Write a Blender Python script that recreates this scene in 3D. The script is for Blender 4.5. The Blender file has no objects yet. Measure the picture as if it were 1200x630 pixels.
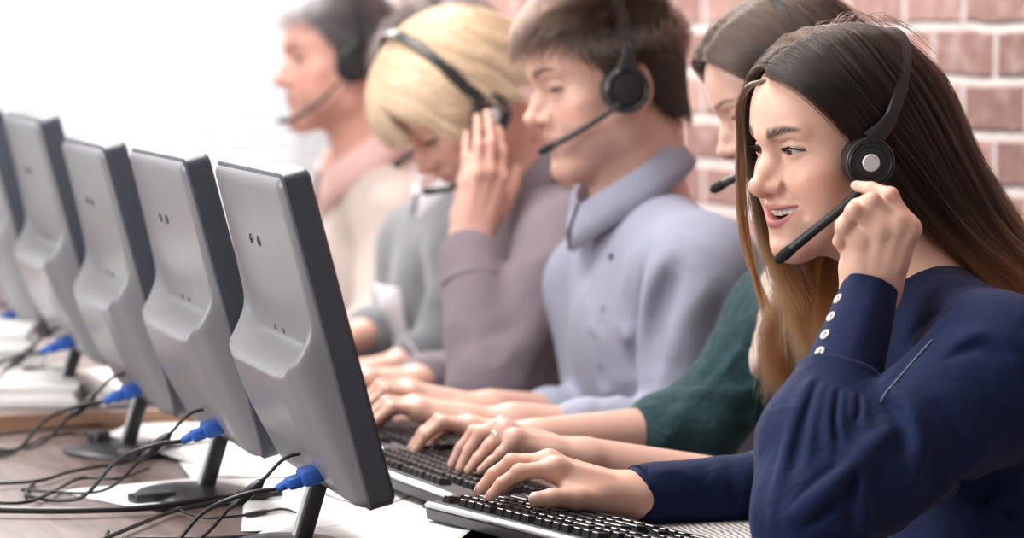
FINE = True
import bpy, bmesh, math, random
import numpy as np
from mathutils import Vector, Matrix

random.seed(7)
RNG = np.random.default_rng(11)
COL = bpy.context.scene.collection
F = 4046.0
TH = math.radians(18.7)
PIT = math.atan(276.0 / F)
CAMZ = 1.24
_vd = np.array([math.sin(TH) * math.cos(PIT), math.cos(TH) * math.cos(PIT), -math.sin(PIT)])
_rt = np.array([math.cos(TH), -math.sin(TH), 0.0])
_up = np.cross(_rt, _vd)
CAM = np.array([0, 0, CAMZ])

def px(u, v, d):
    """point seen at (u, v) at distance d along the view axis"""
    return CAM + d * (_vd + _rt * (u - 600) / F - _up * (v - 315) / F)

def on_z(u, v, z):
    r = _vd + _rt * (u - 600) / F - _up * (v - 315) / F
    return CAM + r * ((z - CAMZ) / r[2])

def proj(p):
    q = np.asarray(p, float) - CAM
    d = q @ _vd
    return 600 + F * (q @ _rt) / d, 315 - F * (q @ _up) / d, d

# ---------------------------------------------------------------- tagging
def tag(o, label=None, cat=None, group=None, kind=None):
    if label: o['label'] = label
    if cat: o['category'] = cat
    if group: o['group'] = group
    if kind: o['kind'] = kind
    return o

def empty(name, loc=(0, 0, 0), rot=(0, 0, 0), parent=None):
    o = bpy.data.objects.new(name, None)
    COL.objects.link(o)
    o.location = loc
    o.rotation_euler = rot
    if parent: o.parent = parent
    return o

def link(name, me, mat=None, parent=None, smooth=False):
    o = bpy.data.objects.new(name, me)
    COL.objects.link(o)
    if mat: me.materials.append(mat)
    if parent is not None:
        o.parent = parent
    if smooth:
        me.polygons.foreach_set('use_smooth', [True] * len(me.polygons))
    return o

def unparented_world(o, parent):
    """child whose mesh is in world coordinates under a moved parent"""
    o.parent = parent
    o.matrix_parent_inverse = (Matrix.Translation(parent.location) @ parent.rotation_euler.to_matrix().to_4x4()).inverted()
    return o

def copy_tree(o, parent=None):
    c = o.copy()
    COL.objects.link(c)
    if parent is not None:
        c.parent = parent
    for ch in [x for x in KIDS.get(o.name, [])]:
        copy_tree(bpy.data.objects[ch], c)
    return c
KIDS = {}
def index_kids(root):
    for ch in root.children_recursive + [root]:
        KIDS[ch.name] = [k.name for k in ch.children]

# ---------------------------------------------------------------- poly mesh builder
class MB:
    def __init__(self):
        self.bm = bmesh.new()
    def box(self, c, s, rot=None, bevel=0.0, seg=2):
        r = bmesh.ops.create_cube(self.bm, size=1)
        vs = r['verts']
        M = Matrix.Translation(c) @ (rot.to_4x4() if rot is not None else Matrix()) @ Matrix.Diagonal((*s, 1))
        bmesh.ops.transform(self.bm, matrix=M, verts=vs)
        if bevel > 0:
            es = list({e for v in vs for e in v.link_edges})
            bmesh.ops.bevel(self.bm, geom=es, offset=bevel, segments=seg, affect='EDGES', profile=0.5)
        return self
    def tube(self, pts, r, n=10, cap=True, flat=1.0, ref=(0, 0, 1)):
        pts = [Vector(p) for p in pts]
        rs = r if hasattr(r, '__len__') else [r] * len(pts)
        rings = []
        prev = None
        for i, p in enumerate(pts):
            t = (pts[min(i + 1, len(pts) - 1)] - pts[max(i - 1, 0)])
            if t.length < 1e-9: t = Vector((0, 0, 1))
            t.normalize()
            if prev is None:
                a = Vector(ref)
                if abs(a.dot(t)) > 0.95: a = Vector((1, 0, 0))
                a = (a - t * a.dot(t)).normalized()
            else:
                a = (prev - t * prev.dot(t)).normalized()
            prev = a
            b = t.cross(a)
            rings.append([self.bm.verts.new(p + a * math.cos(2 * math.pi * k / n) * rs[i] * flat + b * math.sin(2 * math.pi * k / n) * rs[i]) for k in range(n)])
        for i in range(len(rings) - 1):
            for k in range(n):
                self.bm.faces.new((rings[i][k], rings[i][(k + 1) % n], rings[i + 1][(k + 1) % n], rings[i + 1][k]))
        if cap:
            self.bm.faces.new(rings[0][::-1]); self.bm.faces.new(rings[-1])
        return self
    def disc(self, c, axis, prof, n=32):
        """lathe: prof = [(radius, height)] about axis through c"""
        c = Vector(c); ax = Vector(axis).normalized()
        a = Vector((0, 0, 1)) if abs(ax.z) < 0.9 else Vector((1, 0, 0))
        a = (a - ax * a.dot(ax)).normalized(); b = ax.cross(a)
        rings = []
        for (r, h) in prof:
            if r < 1e-6:
                rings.append([self.bm.verts.new(c + ax * h)])
            else:
                rings.append([self.bm.verts.new(c + ax * h + (a * math.cos(2 * math.pi * k / n) + b * math.sin(2 * math.pi * k / n)) * r) for k in range(n)])
        for i in range(len(rings) - 1):
            A, B = rings[i], rings[i + 1]
            for k in range(n):
                k2 = (k + 1) % n
                if len(A) == 1 and len(B) == 1: continue
                if len(A) == 1: self.bm.faces.new((A[0], B[k2], B[k]))
                elif len(B) == 1: self.bm.faces.new((A[k], A[k2], B[0]))
                else: self.bm.faces.new((A[k], A[k2], B[k2], B[k]))
        return self
    def grid(self, P):
        """P: list of rows of points -> quads"""
        vs = [[self.bm.verts.new(p) for p in row] for row in P]
        for i in range(len(vs) - 1):
            for j in range(len(vs[0]) - 1):
                self.bm.faces.new((vs[i][j], vs[i][j + 1], vs[i + 1][j + 1], vs[i + 1][j]))
        return self
    def prism(self, poly, z0, z1):
        a = [self.bm.verts.new((x, y, z0)) for x, y in poly]
        b = [self.bm.verts.new((x, y, z1)) for x, y in poly]
        n = len(poly)
        self.bm.faces.new(a[::-1]); self.bm.faces.new(b)
        for i in range(n):
            self.bm.faces.new((a[i], a[(i + 1) % n], b[(i + 1) % n], b[i]))
        return self
    def build(self, name, mat=None, parent=None, smooth=False, auto=None):
        me = bpy.data.meshes.new(name)
        bmesh.ops.recalc_face_normals(self.bm, faces=self.bm.faces)
        if auto:
            for e in self.bm.edges:
                if len(e.link_faces) == 2 and e.calc_face_angle(0) > math.radians(auto):
                    e.smooth = False
            smooth = True
        self.bm.to_mesh(me); self.bm.free()
        return link(name, me, mat, parent, smooth)

def catmull(pts, n=8):
    pts = [np.asarray(p, float) for p in pts]
    P = [2 * pts[0] - pts[1]] + pts + [2 * pts[-1] - pts[-2]]
    out = []
    for i in range(1, len(P) - 2):
        for k in range(n):
            t = k / n
            a, b, c, d = P[i - 1], P[i], P[i + 1], P[i + 2]
            out.append(0.5 * ((2 * b) + (-a + c) * t + (2 * a - 5 * b + 4 * c - d) * t * t + (-a + 3 * b - 3 * c + d) * t ** 3))
    out.append(pts[-1])
    return out

# ---------------------------------------------------------------- materials
def mat(name, color=(0.5, 0.5, 0.5), rough=0.5, metal=0.0, spec=0.5, **kw):
    m = bpy.data.materials.new(name)
    m.use_nodes = True
    b = m.node_tree.nodes['Principled BSDF']
    b.inputs['Base Color'].default_value = (*color, 1)
    b.inputs['Roughness'].default_value = rough
    b.inputs['Metallic'].default_value = metal
    b.inputs['Specular IOR Level'].default_value = spec
    for k, v in kw.items():
        b.inputs[k.replace('_', ' ')].default_value = v
    return m
def nodes(m):
    return m.node_tree.nodes, m.node_tree.links, m.node_tree.nodes['Principled BSDF']
def add_noise(m, scale=50, c1=None, c2=None, bump=0.0, detail=4, dist=0.001, stretch=(1, 1, 1), rough_var=None, coord='Object'):
    N, L, b = nodes(m)
    tc = N.new('ShaderNodeTexCoord'); mp = N.new('ShaderNodeMapping')
    mp.inputs['Scale'].default_value = stretch
    L.new(tc.outputs[coord], mp.inputs['Vector'])
    n = N.new('ShaderNodeTexNoise'); n.inputs['Scale'].default_value = scale; n.inputs['Detail'].default_value = detail
    L.new(mp.outputs['Vector'], n.inputs['Vector'])
    if c1:
        r = N.new('ShaderNodeValToRGB')
        r.color_ramp.elements[0].position = 0.3; r.color_ramp.elements[1].position = 0.7
        r.color_ramp.elements[0].color = (*c1, 1); r.color_ramp.elements[1].color = (*c2, 1)
        L.new(n.outputs['Fac'], r.inputs['Fac']); L.new(r.outputs['Color'], b.inputs['Base Color'])
    if bump:
        bp = N.new('ShaderNodeBump'); bp.inputs['Strength'].default_value = bump; bp.inputs['Distance'].default_value = dist
        L.new(n.outputs['Fac'], bp.inputs['Height']); L.new(bp.outputs['Normal'], b.inputs['Normal'])
    if rough_var:
        mr = N.new('ShaderNodeMapRange'); mr.inputs['To Min'].default_value = rough_var[0]; mr.inputs['To Max'].default_value = rough_var[1]
        L.new(n.outputs['Fac'], mr.inputs['Value']); L.new(mr.outputs['Result'], b.inputs['Roughness'])
    return m
def vcol(m, attr='col', mult=None):
    N, L, b = nodes(m)
    a = N.new('ShaderNodeAttribute'); a.attribute_name = attr
    L.new(a.outputs['Color'], b.inputs['Base Color'])
    return m

# ---------------------------------------------------------------- signed-distance modelling
def _n(v):
    v = np.asarray(v, float); return v / max(np.linalg.norm(v), 1e-12)
def smin(a, b, k):
    if k <= 0: return np.minimum(a, b)
    h = np.maximum(k - np.abs(a - b), 0) / k
    return np.minimum(a, b) - h * h * k * 0.25
def smax(a, b, k):
    return -smin(-a, -b, k)

class Ell:
    def __init__(s, c, r, R=None):
        s.c = np.asarray(c, float); s.r = np.asarray(r if hasattr(r, '__len__') else (r, r, r), float)
        s.R = None if R is None else np.asarray(R, float)      # rows = local axes
        s.bc, s.br = s.c, float(s.r.max())
    def __call__(s, P):
        q = P - s.c
        if s.R is not None: q = q @ s.R.T
        a = q / s.r
        k0 = np.sqrt((a * a).sum(-1)); b = a / s.r
        k1 = np.sqrt((b * b).sum(-1)) + 1e-9
        return k0 * (k0 - 1) / k1
class Cone:
    def __init__(s, a, b, ra, rb=None, flat=None, axis=None):
        s.a = np.asarray(a, float); s.b = np.asarray(b, float); s.ra = ra; s.rb = ra if rb is None else rb
        s.ba = s.b - s.a; s.l2 = max(float(s.ba @ s.ba), 1e-12)
        s.flat = flat; s.ax = None if axis is None else _n(axis)
        s.bc = (s.a + s.b) / 2; s.br = math.sqrt(s.l2) / 2 + max(s.ra, s.rb)
    def __call__(s, P):
        q = P - s.a
        t = np.clip((q @ s.ba) / s.l2, 0, 1)
        q = q - t[:, None] * s.ba
        r = s.ra + (s.rb - s.ra) * t
        if s.flat is not None:            # thinner along axis by factor flat
            h = q @ s.ax
            d2 = (q * q).sum(-1) + h * h * (1 / s.flat ** 2 - 1)
            return (np.sqrt(d2) - r) * (0.5 + 0.5 * s.flat)
        return np.sqrt((q * q).sum(-1)) - r
class Box3:
    def __init__(s, c, h, R=None, rad=0.0):
        s.c = np.asarray(c, float); s.h = np.asarray(h, float); s.R = None if R is None else np.asarray(R, float); s.rad = rad
        s.bc = s.c; s.br = float(np.linalg.norm(s.h))
    def __call__(s, P):
        q = P - s.c
        if s.R is not None: q = q @ s.R.T
        q = np.abs(q) - s.h + s.rad
        return np.sqrt((np.maximum(q, 0) ** 2).sum(-1)) + np.minimum(q.max(-1), 0) - s.rad
class Half:
    """half space: inside where (p-c).n < 0"""
    def __init__(s, c, n):
        s.c = np.asarray(c, float); s.n = _n(n); s.bc = s.c; s.br = 1e3
    def __call__(s, P): return (P - s.c) @ s.n
class Fn:
    def __init__(s, fn, bc, br): s.fn = fn; s.bc = np.asarray(bc, float); s.br = br
    def __call__(s, P): return s.fn(P)
class Grp:
    """sequential list of (op, prim, k); op in '+', '-', '&', 'd'(displace).  M: 4x4 local->world (rigid + uniform scale)"""
    def __init__(s, M=None):
        s.ops = []; s.M = M; s.bc = None; s.br = None
        if M is not None:
            M = np.asarray(M, float); s.sc = np.linalg.norm(M[:3, 0]); s.Mi = np.linalg.inv(M)
    def add(s, p, k=0.0): s.ops.append(('+', p, k)); return s
    def sub(s, p, k=0.0): s.ops.append(('-', p, k)); return s
    def cut(s, p, k=0.0): s.ops.append(('&', p, k)); return s
    def dis(s, p): s.ops.append(('d', p, 0)); return s
    def bound(s):
        c0 = None
        ps = [(np.asarray(p.bc), p.br + k) for o, p, k in s.ops if o == '+']
        C = np.array([c for c, _ in ps]).mean(0)
        r = max(np.linalg.norm(c - C) + q for c, q in ps)
        if s.M is not None:
            C = (np.asarray(s.M)[:3, :3] @ C) + np.asarray(s.M)[:3, 3]; r *= s.sc
        s.bc, s.br = C, r
        return s
    def ev(s, P, c=None, r=None):
        if s.M is not None:
            P = P @ s.Mi[:3, :3].T + s.Mi[:3, 3]
            if c is not None:
                c = s.Mi[:3, :3] @ c + s.Mi[:3, 3]; r = r / s.sc
        f = np.full(len(P), 1.0)
        if c is not None:
            if getattr(s, '_n', -1) != len(s.ops):
                s._n = len(s.ops)
                s._bc = np.array([p.bc for o, p, k in s.ops], float)
                s._br = np.array([1e6 if o == '&' else p.br + 1.7 * k + 0.036 for o, p, k in s.ops], float)
            act = np.flatnonzero(((s._bc - c) ** 2).sum(1) < (s._br + r) ** 2)
            ops = [s.ops[i] for i in act]
        else:
            ops = s.ops
        for o, p, k in ops:
            v = p.ev(P, c, r) if isinstance(p, Grp) else p(P)
            if o == '+': f = smin(f, v, k)
            elif o == '-': f = smax(f, -v, k)
            elif o == '&': f = smax(f, v, k)
            else: f = f + v
        return f * (s.sc if s.M is not None else 1.0)
    def __call__(s, P): return s.ev(P)

def mesh_sdf(g, res, lo, hi):
    """sparse surface nets -> (verts, quads)"""
    lo = np.asarray(lo, float); hi = np.asarray(hi, float)
    B = 12
    nb = np.ceil((hi - lo) / (res * B)).astype(int) + 1
    I = np.stack(np.meshgrid(*[np.arange(n) for n in nb], indexing='ij'), -1).reshape(-1, 3)
    cen = lo + (I + 0.5) * res * B
    rad = res * B * math.sqrt(3) / 2
    f = np.concatenate([g.ev(cen[i:i + 20000]) for i in range(0, len(cen), 20000)])
    keep = I[np.abs(f) < rad * 1.5 + 0.008]
    N = nb * B + 4
    ar = np.arange(B + 1)
    base = np.stack(np.meshgrid(ar, ar, ar, indexing='ij'), -1).reshape(-1, 3)
    corners = [(0,0,0),(1,0,0),(0,1,0),(1,1,0),(0,0,1),(1,0,1),(0,1,1),(1,1,1)]
    edges = [(0,1),(2,3),(4,5),(6,7),(0,2),(1,3),(4,6),(5,7),(0,4),(1,5),(2,6),(3,7)]
    CK, CV, Q = [], [], []
    cn = np.array(corners, float)
    for b in keep:
        org = b * B
        P = lo + (org + base) * res
        c = lo + (org + B / 2) * res
        V = g.ev(P, c, rad).reshape(B + 1, B + 1, B + 1)
        S = V < 0
        if S.all() or not S.any(): continue
        cv = np.stack([V[a:a + B, b_:b_ + B, c_:c_ + B] for a, b_, c_ in corners], -1)
        cs = cv < 0
        n = cs.sum(-1)
        act = (n > 0) & (n < 8)
        idx = np.argwhere(act)
        vv = cv[act]
        acc = np.zeros((len(idx), 3)); cnt = np.zeros(len(idx))
        for a, b_ in edges:
            va, vb = vv[:, a], vv[:, b_]
            m = (va < 0) != (vb < 0)
            t = np.where(m, va / np.where(m, va - vb, 1), 0)
            acc += m[:, None] * (cn[a] + (cn[b_] - cn[a]) * t[:, None]); cnt += m
        pos = lo + (org + idx + acc / cnt[:, None]) * res
        gi = idx + org + 1
        CK.append((gi[:, 0] * N[1] + gi[:, 1]) * N[2] + gi[:, 2]); CV.append(pos)
        for ax in range(3):
            o1, o2 = [(1, 2), (2, 0), (0, 1)][ax]
            sl0 = [slice(0, B)] * 3; sl1 = [slice(0, B)] * 3; sl1[ax] = slice(1, B + 1)
            s0 = S[tuple(sl0)]; s1 = S[tuple(sl1)]
            e = np.argwhere(s0 != s1)
            if not len(e): continue
            fl = s0[tuple(e.T)]
            e = e + org + 1
            u = np.zeros(3, int); u[o1] = 1; w = np.zeros(3, int); w[o2] = 1
            key = lambda q: (q[:, 0] * N[1] + q[:, 1]) * N[2] + q[:, 2]
            q = np.stack([key(e), key(e - u), key(e - u - w), key(e - w)], -1)
            q[~fl] = q[~fl][:, ::-1]
            Q.append(q)
    K = np.concatenate(CK); V = np.concatenate(CV); Q = np.concatenate(Q)
    o = np.argsort(K); K = K[o]; V = V[o]
    j = np.searchsorted(K, Q); j = np.clip(j, 0, len(K) - 1)
    ok = (K[j] == Q).all(-1)
    return V, j[ok]

def sdf_obj(name, g, res, lo, hi, material, parent=None, colfn=None, smooth_it=0, proj_fn=None):
    V, Q = mesh_sdf(g, res, lo, hi)
    for _ in range(smooth_it):
        acc = np.zeros_like(V); cnt = np.zeros(len(V))
        for a, b in ((0, 1), (1, 2), (2, 3), (3, 0)):
            np.add.at(acc, Q[:, a], V[Q[:, b]]); np.add.at(cnt, Q[:, a], 1)
            np.add.at(acc, Q[:, b], V[Q[:, a]]); np.add.at(cnt, Q[:, b], 1)
        m = cnt > 0
        V[m] = V[m] * 0.5 + 0.5 * acc[m] / cnt[m, None]
    Q = close_holes(Q)
    me = np_mesh(name, V, Q, colfn(V) if colfn else None)
    o = link(name, me, material)
    if parent is not None: unparented_world(o, parent)
    return o

def close_holes(Q):
    """fill single missing quads"""
    E = {}
    a = np.concatenate([Q[:, [0, 1]], Q[:, [1, 2]], Q[:, [2, 3]], Q[:, [3, 0]]])
    m = int(Q.max()) + 1
    k1 = a[:, 0].astype(np.int64) * m + a[:, 1]; k2 = a[:, 1].astype(np.int64) * m + a[:, 0]
    open_ = a[~np.isin(k1, k2)]
    nxt = {}
    for x, y in open_: nxt.setdefault(int(y), []).append(int(x))
    new = []
    used = set()
    for s0 in list(nxt):
        if s0 in used: continue
        loop = [s0]; c = s0
        for _ in range(4):
            if c not in nxt or not nxt[c]: break
            c = nxt[c][0]
            if c == s0: break
            loop.append(c)
        if c == s0 and len(loop) == 4:
            new.append(loop); used.update(loop)
    return np.concatenate([Q, np.array(new)]) if new else Q

def np_mesh(name, V, Q, cols=None):
    me = bpy.data.meshes.new(name)
    k = Q.shape[1]
    me.vertices.add(len(V)); me.vertices.foreach_set('co', np.asarray(V, np.float32).ravel())
    me.loops.add(len(Q) * k); me.loops.foreach_set('vertex_index', Q.astype(np.int32).ravel())
    me.polygons.add(len(Q)); me.polygons.foreach_set('loop_start', np.arange(len(Q), dtype=np.int32) * k)
    me.polygons.foreach_set('use_smooth', np.ones(len(Q), bool))
    me.update(calc_edges=True); me.validate()
    if cols is not None:
        a = me.color_attributes.new('col', 'FLOAT_COLOR', 'POINT')
        c = np.ones((len(V), 4), np.float32); c[:, :3] = cols
        a.data.foreach_set('color', c.ravel())
    return me

def vnoise(P, seed=0):
    P = np.asarray(P, float); i = np.floor(P).astype(np.int64); f = P - i; f = f * f * (3 - 2 * f)
    def h(a, b, c):
        n = (a * 374761393 + b * 668265263 + c * 2147483647 + seed * 1274126177) & 0xffffffff
        n = ((n ^ (n >> 13)) * 1274126177) & 0xffffffff
        return ((n ^ (n >> 16)) & 0xffff) / 32767.5 - 1
    r = 0
    for dx in (0, 1):
        for dy in (0, 1):
            for dz in (0, 1):
                w = (f[:, 0] if dx else 1 - f[:, 0]) * (f[:, 1] if dy else 1 - f[:, 1]) * (f[:, 2] if dz else 1 - f[:, 2])
                r = r + w * h(i[:, 0] + dx, i[:, 1] + dy, i[:, 2] + dz)
    return r

def raymarch(g, u, v, d0=2.6, d1=7.0):
    r = _vd + _rt * (u - 600) / F - _up * (v - 315) / F
    d = d0
    for _ in range(160):
        p = CAM + r * d
        s = float(g.ev(p[None])[0])
        if s < 0.0004: return p
        d += max(s * 0.8, 0.0004)
        if d > d1: return None
    return p

def frame(x, y):
    """rows: orthonormal axes from x (kept) and y (projected)"""
    x = _n(x); y = np.asarray(y, float); y = _n(y - x * (y @ x)); z = np.cross(x, y)
    return np.stack([x, y, z])
def mat4(R, t, s=1.0):
    """R rows = local axes in world"""
    M = np.eye(4); M[:3, :3] = np.asarray(R).T * s; M[:3, 3] = t
    return M
# ================================================================ ROOM
DESK = 0.728
WX = 2.26      # brick wall plane
WY = 7.5       # window wall plane

def brick_material():
    m = mat('painted brick', (0.5, 0.2, 0.15), 0.85)
    N, L, b = nodes(m)
    tc = N.new('ShaderNodeTexCoord')
    sx = N.new('ShaderNodeSeparateXYZ'); L.new(tc.outputs['Object'], sx.inputs[0])
    cx = N.new('ShaderNodeCombineXYZ'); L.new(sx.outputs['Y'], cx.inputs['X']); L.new(sx.outputs['Z'], cx.inputs['Y'])
    # slight wobble so the mortar lines are hand laid
    nz = N.new('ShaderNodeTexNoise'); nz.inputs['Scale'].default_value = 9; nz.inputs['Detail'].default_value = 3
    L.new(tc.outputs['Object'], nz.inputs['Vector'])
    va = N.new('ShaderNodeVectorMath'); va.operation = 'SCALE'; va.inputs['Scale'].default_value = 0.012
    L.new(nz.outputs['Color'], va.inputs[0])
    vs = N.new('ShaderNodeVectorMath'); L.new(cx.outputs[0], vs.inputs[0]); L.new(va.outputs[0], vs.inputs[1])
    br = N.new('ShaderNodeTexBrick')
    br.inputs['Scale'].default_value = 1.0
    br.inputs['Brick Width'].default_value = 0.205; br.inputs['Row Height'].default_value = 0.0785
    br.inputs['Mortar Size'].default_value = 0.0105; br.inputs['Mortar Smooth'].default_value = 0.7
    br.inputs['Bias'].default_value = 0.0
    br.inputs['Color1'].default_value = (0.225, 0.118, 0.100, 1); br.inputs['Color2'].default_value = (0.39, 0.225, 0.195, 1)
    br.inputs['Mortar'].default_value = (0.62, 0.55, 0.53, 1)
    L.new(vs.outputs[0], br.inputs['Vector'])
    n2 = N.new('ShaderNodeTexNoise'); n2.inputs['Scale'].default_value = 26; n2.inputs['Detail'].default_value = 6
    L.new(tc.outputs['Object'], n2.inputs['Vector'])
    mx = N.new('ShaderNodeMix'); mx.data_type = 'RGBA'; mx.blend_type = 'MIX'
    rp = N.new('ShaderNodeValToRGB'); rp.color_ramp.elements[0].position = 0.5; rp.color_ramp.elements[1].position = 0.75
    rp.color_ramp.elements[1].color = (0.6, 0.6, 0.6, 1)
    L.new(n2.outputs['Fac'], rp.inputs['Fac']); L.new(rp.outputs['Color'], mx.inputs['Factor'])
    L.new(br.outputs['Color'], mx.inputs['A']); mx.inputs['B'].default_value = (0.50, 0.38, 0.355, 1)
    L.new(mx.outputs['Result'], b.inputs['Base Color'])
    bp = N.new('ShaderNodeBump'); bp.inputs['Strength'].default_value = 0.8; bp.inputs['Distance'].default_value = 0.008
    mm = N.new('ShaderNodeMath'); mm.operation = 'SUBTRACT'; L.new(n2.outputs['Fac'], mm.inputs[0]); L.new(br.outputs['Fac'], mm.inputs[1])
    L.new(mm.outputs[0], bp.inputs['Height']); L.new(bp.outputs['Normal'], b.inputs['Normal'])
    return m

M_wall = add_noise(mat('white plaster', (0.82, 0.81, 0.80), 0.8), 60, bump=0.05)
M_floor = add_noise(mat('grey floor', (0.3, 0.29, 0.28), 0.5), 3, (0.28, 0.27, 0.26), (0.34, 0.33, 0.31))
M_brick = brick_material()

def struct(name, mb, m):
    return tag(mb.build(name, m), kind='structure')
struct('floor', MB().box((0, 3, -0.05), (5.4, 10, 0.1)), M_floor)
w = MB().box((WX + 0.1, 2.5, 1.4), (0.2, 10.2, 2.8)); struct('wall_right', w, M_brick)
struct('unseen_wall_front', MB().box((0, -1.9, 1.4), (5.4, 0.2, 2.8)), M_wall)  # unseen wall added behind the camera to block the world light
struct('ceiling', MB().box((0, 3, 2.85), (5.4, 10, 0.1)), M_wall)
# window wall with an opening
WX0, WX1, WZ0, WZ1 = -1.5, 2.12, 0.55, 2.3
w = MB()
w.box(((-2.7 + WX0) / 2, WY + 0.1, 1.4), (WX0 + 2.7, 0.2, 2.8))
w.box(((WX + 0.2 + WX1) / 2, WY + 0.1, 1.4), (WX + 0.2 - WX1, 0.2, 2.8))
w.box(((WX0 + WX1) / 2, WY + 0.1, WZ0 / 2), (WX1 - WX0, 0.2, WZ0))
w.box(((WX0 + WX1) / 2, WY + 0.1, (2.8 + WZ1) / 2), (WX1 - WX0, 0.2, 2.8 - WZ1))
struct('wall_back', w, M_wall)
wf = MB()
for x in (WX0 + 0.03, (WX0 + WX1) / 2, WX1 - 0.03):
    wf.box((x, WY + 0.12, (WZ0 + WZ1) / 2), (0.06, 0.06, WZ1 - WZ0))
for z in (WZ0 + 0.03, WZ1 - 0.03):
    wf.box(((WX0 + WX1) / 2, WY + 0.12, z), (WX1 - WX0, 0.06, 0.06))
win = struct('window_1', wf, mat('white window frame', (0.8, 0.8, 0.8), 0.4))
gl = mat('window glass', (1, 1, 1), 0.0, Transmission_Weight=1.0)
MB().box(((WX0 + WX1) / 2, WY + 0.12, (WZ0 + WZ1) / 2), (WX1 - WX0 - 0.1, 0.006, WZ1 - WZ0 - 0.1)).build('pane', gl, win)
# venetian blind
M_slat = mat('blind slat', (0.60, 0.60, 0.61), 0.5)
N, L, b = nodes(M_slat)
tr = N.new('ShaderNodeBsdfTranslucent'); tr.inputs['Color'].default_value = (0.66, 0.66, 0.69, 1)
ms = N.new('ShaderNodeMixShader'); ms.inputs[0].default_value = 0.5
L.new(b.outputs[0], ms.inputs[1]); L.new(tr.outputs[0], ms.inputs[2]); L.new(ms.outputs[0], N['Material Output'].inputs[0])
bl = empty('venetian_blind', ((WX0 + WX1) / 2, WY - 0.03, WZ1))
tag(bl, 'white venetian blind drawn over the bright window in the end wall', 'blind')
sl = MB()
z = WZ1 - 0.06
while z > WZ0 - 0.02:
    rows = []
    for k in range(5):
        a = -1 + k / 2
        rows.append([Vector((x, 0.0150 * a * math.cos(math.radians(66)) - 0.0030 * (1 - a * a), 0.0150 * a * math.sin(math.radians(66)))) + Vector((0, 0, z - WZ1)) for x in (-1.78, 1.78)])
    sl.grid(rows)
    z -= 0.0330
sl.build('slats', M_slat, bl, smooth=True)
MB().box((0, 0, -0.02), (3.58, 0.03, 0.035), bevel=0.003).build('headrail', M_slat, bl)
MB().box((0, 0, WZ0 - WZ1 - 0.045), (3.56, 0.028, 0.015), bevel=0.003).build('bottom_rail', M_slat, bl)
lc = MB()
for x in (-1.5, -0.75, 0, 0.75, 1.5):
    lc.tube([(x, -0.016, -0.02), (x, -0.016, WZ0 - WZ1 - 0.04)], 0.0007, 5)
lc.build('ladder_cord', M_slat, bl)

# ================================================================ DESK
M_desk = mat('dark walnut desk', (0.16, 0.11, 0.10), 0.38)
N, L, b = nodes(M_desk)
tc = N.new('ShaderNodeTexCoord'); mp = N.new('ShaderNodeMapping'); mp.inputs['Scale'].default_value = (14, 1.2, 14)
L.new(tc.outputs['Object'], mp.inputs[0])
nz = N.new('ShaderNodeTexNoise'); nz.inputs['Scale'].default_value = 4; nz.inputs['Detail'].default_value = 8; nz.inputs['Distortion'].default_value = 0.6
L.new(mp.outputs[0], nz.inputs['Vector'])
rp = N.new('ShaderNodeValToRGB'); rp.color_ramp.elements[0].position = 0.3; rp.color_ramp.elements[1].position = 0.72
rp.color_ramp.elements[0].color = (0.085, 0.052, 0.045, 1); rp.color_ramp.elements[1].color = (0.20, 0.135, 0.12, 1)
L.new(nz.outputs['Fac'], rp.inputs[0]); L.new(rp.outputs[0], b.inputs['Base Color'])
bp = N.new('ShaderNodeBump'); bp.inputs['Strength'].default_value = 0.15; bp.inputs['Distance'].default_value = 0.001
L.new(nz.outputs['Fac'], bp.inputs['Height']); L.new(bp.outputs[0], b.inputs['Normal'])
M_leg = mat('grey desk steel', (0.3, 0.3, 0.31), 0.4, 0.8)
M_dedge = add_noise(mat('brown desk edge', (0.20, 0.11, 0.07), 0.5), 8, (0.19, 0.10, 0.065), (0.27, 0.155, 0.10), stretch=(1, 8, 8))
def desk(lab, y0, y1, top):
    dk = empty('office_desk', (0.85, (y0 + y1) / 2, 0))
    tag(dk, lab, 'desk')
    MB().box((0, 0, top - 0.0125), (1.00, y1 - y0 - 0.002, 0.025), bevel=0.002).build('desktop', M_desk, dk)
    MB().box((0, -(y1 - y0) / 2 - 0.0022, top - 0.0125), (1.00, 0.003, 0.025), bevel=0.001).build('edge_band', M_dedge, dk)
    for sx in (-0.45, 0.40):
        for sy in (-(y1 - y0) / 2 + 0.06, (y1 - y0) / 2 - 0.06):
            MB().box((sx, sy, (top - 0.025) / 2), (0.05, 0.05, top - 0.026), bevel=0.004).build('leg', M_leg, dk)
desk('dark brown wooden desk in front carrying the three nearest monitors', 2.55, 4.395, DESK)
desk('slightly higher brown desk behind, under the stacks of white paper', 4.40, 6.25, DESK + 0.022)

# ================================================================ MONITORS
M_grey = add_noise(mat('monitor grey shell', (0.215, 0.21, 0.225), 0.30), 900, bump=0.06, dist=0.0004)
M_side = mat('dark monitor bezel', (0.055, 0.062, 0.08), 0.35)
M_black = mat('black plastic', (0.02, 0.02, 0.022), 0.35)
M_blue = mat('blue connector plastic', (0.02, 0.10, 0.42), 0.4)
M_chrome = mat('chrome neck', (0.66, 0.66, 0.69), 0.25, 0.35)
M_screen = mat('dark screen', (0.01, 0.01, 0.012), 0.12)
MW, MH, MT = 0.365, 0.332, 0.0
TILT = math.radians(14.8)

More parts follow.
